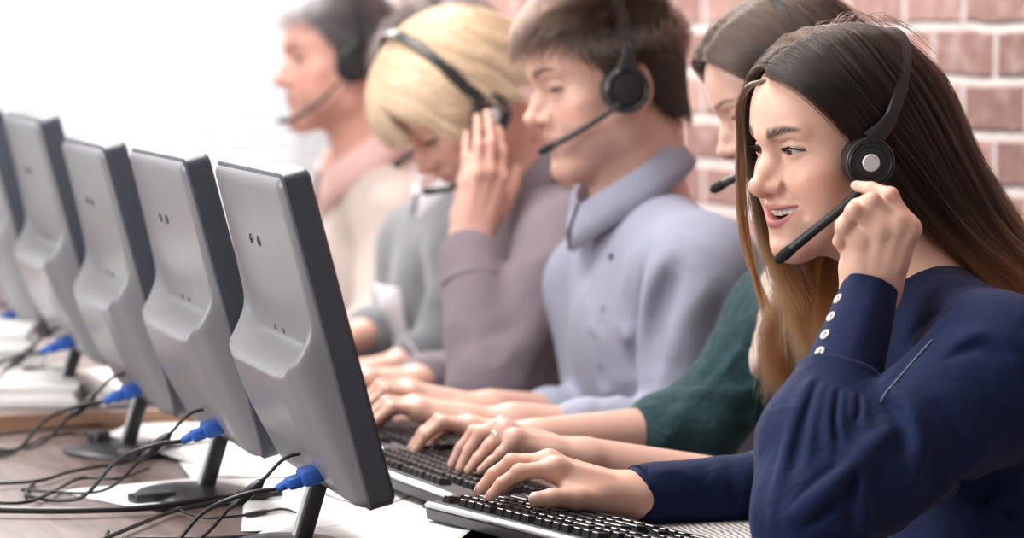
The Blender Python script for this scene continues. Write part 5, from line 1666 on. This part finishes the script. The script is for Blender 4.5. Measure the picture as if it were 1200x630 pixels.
for k_, (gd, n_, sd) in enumerate(((bobn, 5200, 21), (bobf, 4200, 22), (fringe, 1800, 23))):
    A, ta = sheet(gd, n_, H4, sd, clumps=50, clump=0.4, spread=0.004, tip_spread=0.007, wave=0.0015, npt=22)
    LS.append((push_out(A, cg4, .005, .022), ombre(ta, (0.78, 0.59, 0.41), (0.85, 0.70, 0.53), 0.2, 0.9, 5, 0.12)))
hr4 = hair_obj('hair', np.concatenate([a for a, b in LS]), np.concatenate([b for a, b in LS]), 0.0005, vcol(mat('blonde hair', (0.8, 0.6, 0.4), 0.38, spec=0.6)), P4)
g = Grp(H4); g.add(Ell((0, -0.008, 0.048), (0.0805, 0.099, 0.0885))).add(Ell((0, .044, .052), (.066, .064, .066)), .02)
g.cut(Fn(lambda P: (P[:, 1] - 0.012) * 0.85 - (P[:, 2] - 0.040) * 0.75 - 0.030, (0, 0, 0), 1e3), 0.01); g.cut(Fn(lambda P: -0.02 - P[:, 2], (0, 0, 0), 1e3), 0.01); g.bound()
u = sdf_obj('hair_cap', Grp().add(g), 0.0035, HP4 - .2, HP4 + .2, mat('blonde undercoat', (0.62, 0.42, 0.22), 0.7), None); u.parent = hr4
headset(H4, 'black headset with its band over the blonde hair of the woman in mauve', side=-1, boom_pts=[(-.088, .028, -.022), (-.082, .070, -.045), (-.055, .110, -.050), (-.020, .132, -.040)], band_r=(0.106, 0.150), cup=(0.104, 0.012, 0), silver=True, boom_end=(0, 0, 0), band_y=0.014, band_back=0.0)

# ---------------------------------------------------------------- dark-haired person in a grey jacket behind the blonde woman
M_jacket = cloth_mat('grey jacket wool', (0.16, 0.165, 0.18), 0.9, 500, 0.3, 0.3, (0.21, 0.215, 0.23), 14)
HP5 = px(528, 100, 5.32); H5 = head_matrix(HP5, 174, 18, 0, 1.0)
J5 = [px(552, 205, 5.35), px(559, 290, 5.22), px(494, 292, 5.46), px(555, 300, 5.35) + (0.10, 0, -0.44), px(530, 414, 5.13), px(470, 428, 5.09), px(470, 396, 5.42), px(425, 392, 5.30)]
k5, f5 = typing(px(412, 436, 5.03), px(408, 430, 5.05), px(410, 430, 5.07), px(418, 436, 5.09), 0)
k5 = k5[::-1]; f5 = f5[::-1]; t5 = [px(450, 440, 5.09), px(430, 444, 5.11), px(415, 446, 5.12), px(402, 448, 5.12)]
P5, S5, sh5, ba5 = figure('dark-haired person in a grey jacket, mostly hidden behind the blonde woman', H5, dict(nose=0.9),
    dict(skin=(0.62, 0.36, 0.29), lip=(0.5, 0.24, 0.22), brow=(0.04, 0.025, 0.02)), J5, M_jacket, dict(bulk=0.92, sleeve=(0.062, 0.056, 0.044)),
    res=(0.0035, 0.005), hands=[(J5[5], (0, 1, 0), (0.1, 0, 1), k5, f5, t5, 1.0), auto_hand(J5[7], -1, 1.0)], sleeve_end=(0.035, 0.03), lids=0.7,
    folds=[Folds(J5[1] + (-.05, 0, -.15), 0.3, 0.006, 11, (-0.3, 0, 1), 61, 3)], cloth_name='jacket', neck_hole=0.064, neck_drop=0.03)
collar(P5, J5[0] + (-0.02, 0, 0.0), (-0.45, 0, 0.85), (-1, 0, -0.3), 0.066, M_trim, drop=0.035, tip=0.055)
cuff(J5[5] + _n(J5[4] - J5[5]) * 0.010, J5[5] + _n(J5[4] - J5[5]) * 0.050, 0.036, 0.040, M_trim, P5)
cuff(J5[7] + _n(J5[6] - J5[7]) * 0.010, J5[7] + _n(J5[6] - J5[7]) * 0.060, 0.038, 0.043, M_trim, P5)
# pale shirt front showing in the open jacket
sf = []
fc = S5.mid + S5.fwd * 0.118
for i in range(12):
    t = i / 11; c_ = (S5.mid * (1 - t) + S5.hips * t) + S5.fwd * (0.122 - 0.018 * t + 0.014 * math.sin(math.pi * t))
    sf.append([Vector(c_ + np.array((0.012 * abs(k / 3) ** 2, 0.055 * (k / 3) * (1 - 0.6 * t), 0.0)) + np.array((0, 0, -0.02))) for k in range(-3, 4)])
o = MB().grid(sf).build('shirt_front', M_trim, None, smooth=True); unparented_world(o, P5)
md = o.modifiers.new('solid', 'SOLIDIFY'); md.thickness = 0.006
short_hair(H5, P5, 6000, (0.018, 0.011, 0.010), 0.045, lambda L: np.stack([L[:, 0] * 5, -0.3 + 0 * L[:, 1], -0.5 - 0.5 * (L[:, 2] < .08)], -1), ZL, seed=8, lift=0.5, radius=0.0006, cap=0.008)
headset(H5, 'black headset band on the dark hair behind the blonde woman', side=-1, boom_pts=[(-.088, .028, -.022), (-.084, .070, -.055), (-.060, .105, -.076), (-.028, .122, -.086)], band_r=(0.094, 0.142), silver=False, boom_end=(0, 0, 0), boom_r=0.005)

# ---------------------------------------------------------------- man in the beige shirt by the window
M_beige = cloth_mat('beige linen', (0.52, 0.44, 0.40), 0.85, 600, 0.2, 0.2, (0.60, 0.52, 0.48), 14)
M_pink = cloth_mat('pale red collar', (0.60, 0.40, 0.37), 0.85, 600, 0.2, 0.2)
HP6 = px(404, 80, 5.80); H6 = head_matrix(HP6, 176, 0, 0, 1.02)
J6 = [px(432, 190, 5.84), px(468, 258, 5.71), px(400, 262, 6.02), px(450, 262, 5.84) + (0.06, 0, -0.46), px(455, 392, 5.58), px(385, 405, 5.56), px(380, 385, 5.95), px(330, 395, 5.85)]
P6, S6, sh6, ba6 = figure('man in a beige shirt in profile against the blinds, farthest along the desk', H6, dict(nose=1.0, male=1.0),
    dict(skin=(0.66, 0.36, 0.29), lip=(0.5, 0.24, 0.22), brow=(0.10, 0.07, 0.05), stubble=0.2, blush=0.5), J6, M_beige, dict(bulk=0.92, fb=0.115, sleeve=(0.066, 0.056, 0.042)),
    res=(0.0035, 0.005), hands=[auto_hand(J6[5], 1, 1.05), auto_hand(J6[7], -1, 1.05)], sleeve_end=(0.03, 0.03), lids=0.5, folds=[Folds(J6[1] + (-.05, 0, -.12), 0.3, 0.006, 11, (-0.3, 0, 1), 71, 3)], neck_r=0.057, neck_hole=0.064)
collar(P6, J6[0] + (-0.015, 0, 0.012), (-0.40, 0, 0.85), (-1, 0, -0.3), 0.068, M_pink, drop=0.050, tip=0.075, flare=0.024)
short_hair(H6, P6, 6000, (0.060, 0.052, 0.055), 0.036, flow3, ZL, seed=9, lift=0.6, radius=0.0006, cap=0.006)
headset(H6, 'black headset on the man in the beige shirt, microphone under his chin', side=-1, boom_pts=[(-.088, .028, -.022), (-.082, .060, -.055), (-.060, .092, -.078), (-.030, .112, -.086)], band_r=(0.092, 0.140), silver=False, boom_end=(0, 0, 0))
# ================================================================ THINGS ON THE DESK
M_key = mat('black key', (0.018, 0.018, 0.02), 0.28)
M_kbody = mat('black keyboard body', (0.025, 0.025, 0.028), 0.4)
M_kedge = mat('silver keyboard edge', (0.62, 0.62, 0.64), 0.3, 0.4)
def key_mesh(w, d=0.0160):
    bm = bmesh.new()
    b = [(-w / 2, -d / 2, 0), (w / 2, -d / 2, 0), (w / 2, d / 2, 0), (-w / 2, d / 2, 0)]
    i1, i2 = 0.0018, 0.0026
    t = [(-w / 2 + i2, -d / 2 + i1, 0.0078), (w / 2 - i2, -d / 2 + i1, 0.0078), (w / 2 - i2, d / 2 - i1 * 1.6, 0.0072), (-w / 2 + i2, d / 2 - i1 * 1.6, 0.0072)]
    A = [bm.verts.new(p) for p in b]; B = [bm.verts.new(p) for p in t]
    c = bm.verts.new((0, 0, 0.0068))
    for k in range(4):
        bm.faces.new((A[k], A[(k + 1) % 4], B[(k + 1) % 4], B[k])); bm.faces.new((B[k], B[(k + 1) % 4], c))
    bmesh.ops.bevel(bm, geom=[e for e in bm.edges if all(v in A + B for v in e.verts)], offset=0.0005, segments=1, affect='EDGES')
    me = bpy.data.meshes.new('key'); bmesh.ops.recalc_face_normals(bm, faces=bm.faces); bm.to_mesh(me); bm.free(); me.materials.append(M_key)
    return me
KM = {}
U = 0.0188
def make_keyboard():
    """local: x along the length (far end at 0, near end at +0.44), y toward the user, z up"""
    root = empty('keyboard')
    W, D = 0.440, 0.152
    mb = MB()
    prof = [(-0.002, 0.003), (-0.003, 0.013), (0.006, 0.0205), (0.020, 0.0195), (0.125, 0.0115), (0.146, 0.010), (0.152, 0.006), (0.150, 0.002)]
    rows = []
    for x in (0, 0.004, W - 0.004, W):
        e = 0.002 if x in (0, W) else 0
        rows.append([Vector((x, y + (e if y < 0.07 else -e), z - (0.0015 if e and z > 0.005 else 0))) for y, z in prof])
    mb.grid(rows)
    mb.bm.faces.new([v for v in mb.bm.verts if v.co.x == 0]); mb.bm.faces.new([v for v in mb.bm.verts if abs(v.co.x - W) < 1e-6])
    mb.grid([[Vector((x, y, 0.002)) for y in (-0.001, 0.149)] for x in (0.002, W - 0.002)])
    mb.build('body', M_kbody, root, auto=30)
    MB().box((W / 2, -0.0015, 0.0175), (W * 0.985, 0.0060, 0.0045), rot=Matrix.Rotation(math.radians(38), 3, 'X'), bevel=0.0012).build('silver_edge', M_kedge, root, auto=30)
    for x in (0.05, W - 0.05):
        MB().box((x, 0.012, -0.0005), (0.03, 0.012, 0.012), bevel=0.002).build('foot', M_kbody, root, auto=30)
    L5 = [(0, 1)] * 1
    rows_ = [
        [1, -1, 1, 1, 1, 1, -.5, 1, 1, 1, 1, -.5, 1, 1, 1, 1, -.3, 1, 1, 1],
        [1] * 13 + [2, -.3, 1, 1, 1, -.3, 1, 1, 1, 1],
        [1.5] + [1] * 12 + [1.5, -.3, 1, 1, 1, -.3, 1, 1, 1, 1],
        [1.75] + [1] * 11 + [2.25, -3.6, 1, 1, 1],
        [2.25] + [1] * 10 + [2.75, -1.3, 1, -1.3, 1, 1, 1, 1],
        [1.25, 1.25, 1.25, 6.25, 1.25, 1.25, 1.25, 1.25, -.3, 1, 1, 1, -.3, 2, 1]]
    ys = [0.019, 0.042, 0.0605, 0.079, 0.0975, 0.116]
    sl = (0.0115 - 0.0195) / (0.125 - 0.020)
    for r, row in enumerate(rows_):
        x = 0.012
        for w in row:
            if w < 0: x += -w * U; continue
            if w not in KM: KM[w] = key_mesh(w * U - 0.0022)
            o = bpy.data.objects.new('key', KM[w]); COL.objects.link(o); o.parent = root
            o.location = (x + w * U / 2, ys[r], 0.0192 + sl * (ys[r] - 0.020)); o.rotation_euler = (math.atan(sl), 0, 0)
            x += w * U
    index_kids(root)
    return root
kb0 = make_keyboard()
tagl = ['black keyboard with a silver back edge under the hand of the woman in navy', 'black keyboard under the hands of the woman in teal, edge behind the nearest monitor', 'black keyboard under the hands of the man in the light blue shirt']
def put_kb(o, A, B, back=0.0, z=DESK + 0.008):
    A, B = on_z(*A, DESK + 0.027), on_z(*B, DESK + 0.027)
    d = B - A; d[2] = 0; d = _n(d)
    A = A - d * back
    o.location = (A[0], A[1], z); o.scale = (0.925, 1, 1)
    o.rotation_euler = (0, 0, math.atan2(d[1], d[0]))
    return o
kb = [kb0, copy_tree(kb0), copy_tree(kb0)]
put_kb(kb[0], (500, 588), (650, 626))
put_kb(kb[1], (440, 547), (506, 571), back=0.150)
put_kb(kb[2], (400, 508), (450, 526), back=0.215)
for o, l in zip(kb, tagl): tag(o, l, 'keyboard', 'keyboards along the desk')

# paper
M_paper = add_noise(mat('white paper', (0.80, 0.79, 0.78), 0.7), 5, (0.78, 0.77, 0.76), (0.84, 0.83, 0.82))
M_reflection = mat('printed paper', (0.7, 0.69, 0.68), 0.7)
N, L, b = nodes(M_reflection)
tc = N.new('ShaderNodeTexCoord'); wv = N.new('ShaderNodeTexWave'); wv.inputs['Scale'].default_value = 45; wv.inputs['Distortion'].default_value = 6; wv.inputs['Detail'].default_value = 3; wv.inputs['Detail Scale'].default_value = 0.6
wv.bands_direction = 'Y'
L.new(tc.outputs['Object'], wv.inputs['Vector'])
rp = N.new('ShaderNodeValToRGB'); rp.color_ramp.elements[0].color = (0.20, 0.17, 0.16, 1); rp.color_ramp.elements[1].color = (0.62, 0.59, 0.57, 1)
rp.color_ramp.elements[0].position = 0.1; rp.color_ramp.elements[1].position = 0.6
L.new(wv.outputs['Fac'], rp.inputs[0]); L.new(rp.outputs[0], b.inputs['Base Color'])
PAPN = [0]
def sheet_of_paper(u, v, ang, w=0.297, h=0.21, z=None, lab='', m=None, name='paper_sheet', cat='paper', group='loose papers under the monitors', curl=0.004, base=DESK, xy=None):
    PAPN[0] += 1
    c = on_z(u, v, base) if xy is None else np.array((*xy, base))
    rr = random.Random(PAPN[0]); nx, ny = 12, 9; rows = []
    zz = 0.0006 + 0.0007 * PAPN[0] if z is None else z
    for i in range(nx + 1):
        row = []
        for j in range(ny + 1):
            x = (i / nx - .5) * w; y = (j / ny - .5) * h
            e = max(abs(i / nx - .5), abs(j / ny - .5)) * 2
            lift = curl * max(0, e - 0.75) * 4 * max(0, math.sin(3 * i / nx + PAPN[0]) * math.cos(2.2 * j / ny + PAPN[0]))
            row.append(Vector((x, y, lift)))
        rows.append(row)
    o = MB().grid(rows).build(name, m or M_paper, None, smooth=True)
    md = o.modifiers.new('solid', 'SOLIDIFY'); md.thickness = 0.0005; md.offset = 1
    o.location = (c[0], c[1], base + zz); o.rotation_euler = (0, 0, math.radians(ang))
    tag(o, lab, cat, group)
    return o
LP = [((255, 575), 20, 'white sheet on the desk behind the neck of the nearest monitor'),
      ((400, 600), 75, 'white sheet on the desk between the nearest monitor and the front keyboard'),
      ((330, 560), 82, 'white sheet flat on the desk under the nearest monitor'),
      ((215, 515), 62, 'white sheet under the blue plug of the second monitor'),
      ((300, 535), 100, 'white sheet lying between the two nearest monitors'),
      ((150, 470), 75, 'white sheet under the third monitor from the front'),
      ((370, 545), 68, 'white sheet partly under the second keyboard from the front'),
      ((230, 480), 95, 'white sheet between the second and third monitors'),
      ((440, 625), 60, 'white sheet at the bottom edge left of the front keyboard'),
      ((100, 445), 80, 'white sheet under the fourth monitor from the front')]
for (uv, a, l) in LP:
    sheet_of_paper(*uv, a, lab=l)
sheet_of_paper(835, 632, 84, w=0.22, h=0.12, lab='grey sheet with wavy lines lying in front of the front keyboard', m=M_reflection, name='printed_sheet', group=None)  # added sheet; its colour paints the pale wood-grain reflection on the desk

# raised far desk (its brown edge shows)
YS = 4.40
RZ = 0.022
def stack(name_l, cxy, n, w, h, base, ang0, th, seed, group, lab):
    rr = random.Random(seed); z = base
    for i in range(n):
        t = th * rr.uniform(0.7, 1.3)
        mb = MB()
        # a stapled sheaf: several slightly offset leaves shown in its edge
        k = 5
        for q in range(k):
            dx, dy = rr.uniform(-.002, .002), rr.uniform(-.002, .002)
            mb.box((dx, dy, t * (q + 0.5) / k), (w + rr.uniform(-.002, .002), h, t / k * 0.86))
        o = mb.build('paper_sheaf', M_paper, None)
        o.location = (cxy[0] + rr.uniform(-.010, .010), cxy[1] + rr.uniform(-.010, .010), z)
        o.rotation_euler = (0, 0, math.radians(ang0 + rr.uniform(-7, 7)))
        pos = 'topmost of' if i == n - 1 else ('bottom one of' if i == 0 else 'inside')
        tag(o, lab % pos, 'papers', group)
        z += t + 0.0003
    return z
zb = DESK + RZ + 0.0005
c1 = on_z(18, 455, zb); c2 = on_z(70, 462, zb); c3 = on_z(190, 462, zb)
stack('s', (c1[0] - 0.06, c1[1] + 0.10), 7, 0.30, 0.21, zb, 80, 0.013, 1, 'papers in the tall stack by the left edge', 'sheaf of white papers %s the tall stack at the left edge')
stack('s', (c2[0] - 0.075, c2[1] - 0.005), 3, 0.29, 0.20, zb, 74, 0.009, 2, 'papers in the low stack at the left', 'sheaf of white papers %s the low stack before the tall one')
stack('s', (c3[0] - 0.03, c3[1] + 0.02), 3, 0.20, 0.28, zb, 8, 0.008, 3, 'papers between the third and fourth monitors', 'sheaf of cream papers %s the stack between third and fourth monitors')

# cables
M_cable = mat('black cable', (0.012, 0.012, 0.013), 0.35)
M_gcable = mat('dark grey cable', (0.06, 0.06, 0.065), 0.35)
def cable(pts, r, lab, z=DESK + 0.004, m=None, name='cable', plug=None, cat='cable'):
    W = []
    for p in pts:
        if len(p) == 2: W.append(on_z(p[0], p[1], z + r))
        else: W.append(on_z(p[0], p[1], p[2]))
    C = catmull(W, 8)
    o = MB().tube([Vector(c) for c in C], r, 8).build(name, m or M_cable, None, smooth=True)
    tag(o, lab, cat)
    if plug:
        a = Vector(C[plug[0]]); b_ = Vector(C[plug[1]]); d = (b_ - a).normalized()
        pm = MB().tube([a - d * 0.002, a, a + d * 0.028, a + d * 0.034, a + d * 0.045], [r, plug[2], plug[2], plug[2] * 0.7, r], 10, flat=0.7)
        pl = pm.build('plug', m or M_cable, o, smooth=True)
    return o
cable([(-20, 597), (60, 598), (120, 597), (180, 594), (235, 586), (280, 582), (330, 578)], 0.0036, 'thick black cable running in from the lower left edge to the monitors', plug=(40, 44, 0.009))
cable([(-20, 567), (45, 563), (80, 553), (112, 547), (150, 541), (190, 528), (215, 520)], 0.0022, 'thin black cable curving from the left edge toward the third monitor stand')
cable([(-20, 588), (30, 588), (62, 576), (95, 560), (140, 560), (175, 548)], 0.0022, 'looped black cable on the brown desk above the thick cable')
cable([(120, 632), (165, 613), (205, 598), (250, 588), (290, 578)], 0.0024, 'black cable rising from the bottom edge toward the nearest monitor')
cable([(150, 630), (260, 629), (360, 621), (430, 612), (486, 598), (500, 592, DESK + 0.012)], 0.0018, 'thin black cord of the front keyboard crossing the white papers', m=M_gcable)
cable([(-20, 535), (25, 524), (60, 511), (100, 508), (150, 517), (200, 522), (255, 516)], 0.0024, 'black cable along the brown desk edge to the second blue plug', plug=(36, 40, 0.008))
cable([(-20, 512), (30, 506), (80, 500), (120, 497)], 0.0020, 'short black cable beside the brown desk edge at the left')
cable([(380, 545), (360, 560), (390, 582), (440, 592), (486, 580)], 0.0010, 'fine grey wire looping on the papers under the nearest monitor', m=M_gcable)
cable([(205, 596), (240, 606), (290, 603), (330, 596), (350, 602)], 0.0016, 'thin black wire with a small clip under the nearest monitor', plug=(16, 20, 0.004))
# video leads drop from each blue plug to the desk
whose = ['nearest', 'second', 'third', 'fourth', 'farthest']
for i, m_ in enumerate(MON):
    Mw = Matrix.Translation(m_.location) @ m_.rotation_euler.to_matrix().to_4x4()
    Rt = Matrix.Rotation(-TILT, 4, 'Y')
    p0 = Mw @ (Matrix.Translation((0, 0, 0.060)) @ Rt) @ Vector((-0.068, -0.078, 0.029))
    bz = m_.location.z
    w1 = p0 + Vector((-0.030, 0.004, -0.004)); w2 = p0 + Vector((-0.070, 0.016, -0.022)); w2.z = max(w2.z, bz + 0.012)
    w3 = Vector((p0.x - 0.105, p0.y + 0.04, bz + 0.0075)); w4 = Vector((p0.x - 0.150, p0.y + 0.10, bz + 0.0045)); w5 = Vector((p0.x - 0.12, p0.y + 0.22, bz + 0.0045))
    if i == 3: w4.z = w5.z = bz + 0.006
    C = catmull([p0, w1, w2, w3, w4, w5], 8)
    o = MB().tube([Vector(c) for c in C], 0.0023, 8).build('video_cable', M_cable, None, smooth=True)
    tag(o, 'black video cable hanging from the blue plug of the %s monitor' % whose[i], 'cable')
    # power lead with moulded plug
    q0 = Mw @ (Matrix.Translation((0, 0, 0.060)) @ Rt) @ Vector((-0.024, -0.035, 0.048))
    qs = [q0, q0 + Vector((-0.022, 0.003, -0.006)), q0 + Vector((-0.045, 0.010, -0.030)), q0 + Vector((-0.072, 0.015, -0.052)), Vector((q0.x - 0.115, q0.y + 0.025, bz + 0.011)), Vector((q0.x - 0.19, q0.y + 0.10, bz + 0.0055))]
    C = catmull(qs, 8)
    o = MB().tube([Vector(c) for c in C], 0.0019, 8).build('power_cable', M_cable, None, smooth=True)
    tag(o, 'black power cable leaving the port beside the blue plug of the %s monitor' % whose[i], 'cable')
    a = Vector(C[16]); d = (Vector(C[20]) - a).normalized()
    MB().tube([a - d * 0.006, a, a + d * 0.026, a + d * 0.031, a + d * 0.042], [0.002, 0.007, 0.0085, 0.005, 0.002], 10, flat=0.75).build('plug', M_cable, o, smooth=True)
def brick_adapter(u, v, s, ang, lab):
    c = on_z(u, v, DESK + s[2] / 2)
    o = MB().box((0, 0, 0), s, bevel=min(s) * 0.22, seg=3).build('power_adapter', M_black, None, auto=30)
    o.location = c; o.location.z = DESK + s[2] / 2 + 0.001; o.rotation_euler = (0, 0, math.radians(ang))
    MB().tube([(s[0] / 2 - 0.001, 0, 0), (s[0] / 2 + 0.008, 0, 0)], 0.003, 8).build('strain_relief', M_black, o, smooth=True)
    tag(o, lab, 'adapter')
brick_adapter(116, 516, (0.022, 0.03, 0.022), 10, 'small square black power adapter left of the third monitor stand')
brick_adapter(178, 583, (0.050, 0.022, 0.010), 15, 'flat black plug lying on the brown desk left of the second monitor')
brick_adapter(152, 532, (0.030, 0.018, 0.016), -35, 'black plug block leaning by the third monitor base')
# ================================================================ CAMERA, LIGHT
sc = bpy.context.scene
cd = bpy.data.cameras.new('camera'); co = bpy.data.objects.new('camera', cd); COL.objects.link(co)
co.location = CAM
co.rotation_euler = (math.pi / 2 - PIT, 0, -TH)
cd.sensor_width = 36; cd.lens = F / 1200 * 36
cd.clip_end = 50
cd.dof.use_dof = True; cd.dof.focus_distance = 3.45; cd.dof.aperture_fstop = 4.4
sc.camera = co
wd = bpy.data.worlds.new('world'); sc.world = wd; wd.use_nodes = True
wd.node_tree.nodes['Background'].inputs[0].default_value = (0.86, 0.92, 1.0, 1)
wd.node_tree.nodes['Background'].inputs[1].default_value = 0.5
def area(name, loc, aim, sx, sy, power, color=(1, 1, 1)):
    ld = bpy.data.lights.new(name, 'AREA'); ld.shape = 'RECTANGLE'; ld.size = sx; ld.size_y = sy; ld.energy = power; ld.color = color
    o = bpy.data.objects.new(name, ld); COL.objects.link(o); o.location = loc
    o.rotation_euler = (Vector(aim) - Vector(loc)).to_track_quat('-Z', 'Y').to_euler()
    return o
area('daylight_outside_window', (0.3, WY + 0.9, 1.6), (0.3, 4, 1.4), 5.0, 3.0, 66, (0.95, 0.97, 1))
area('ceiling_lamp', (1.5, 6.2, 2.7), (2.1, 6.0, 0.8), 0.7, 1.6, 150, (1, 0.98, 0.96))  # added unseen light that brightens the brick near the window
area('ceiling_lamp', (0.6, 4.0, 2.75), (0.7, 4.0, 0), 1.6, 1.0, 70, (1, 0.97, 0.94))  # added unseen fill from overhead
area('side_window_light', (-2.3, 2.9, 1.7), (1.4, 3.7, 1.1), 2.2, 1.5, 105, (1, 0.98, 0.96))  # added soft fill from the left; no window is built there
sc.view_settings.view_transform = 'Standard'; sc.view_settings.look = 'None'
sc.view_settings.gamma = 1; sc.view_settings.use_curve_mapping = False
sc.view_settings.exposure = 0.0
sc.cycles.use_denoising = True
sc.cycles.sample_clamp_indirect = 4
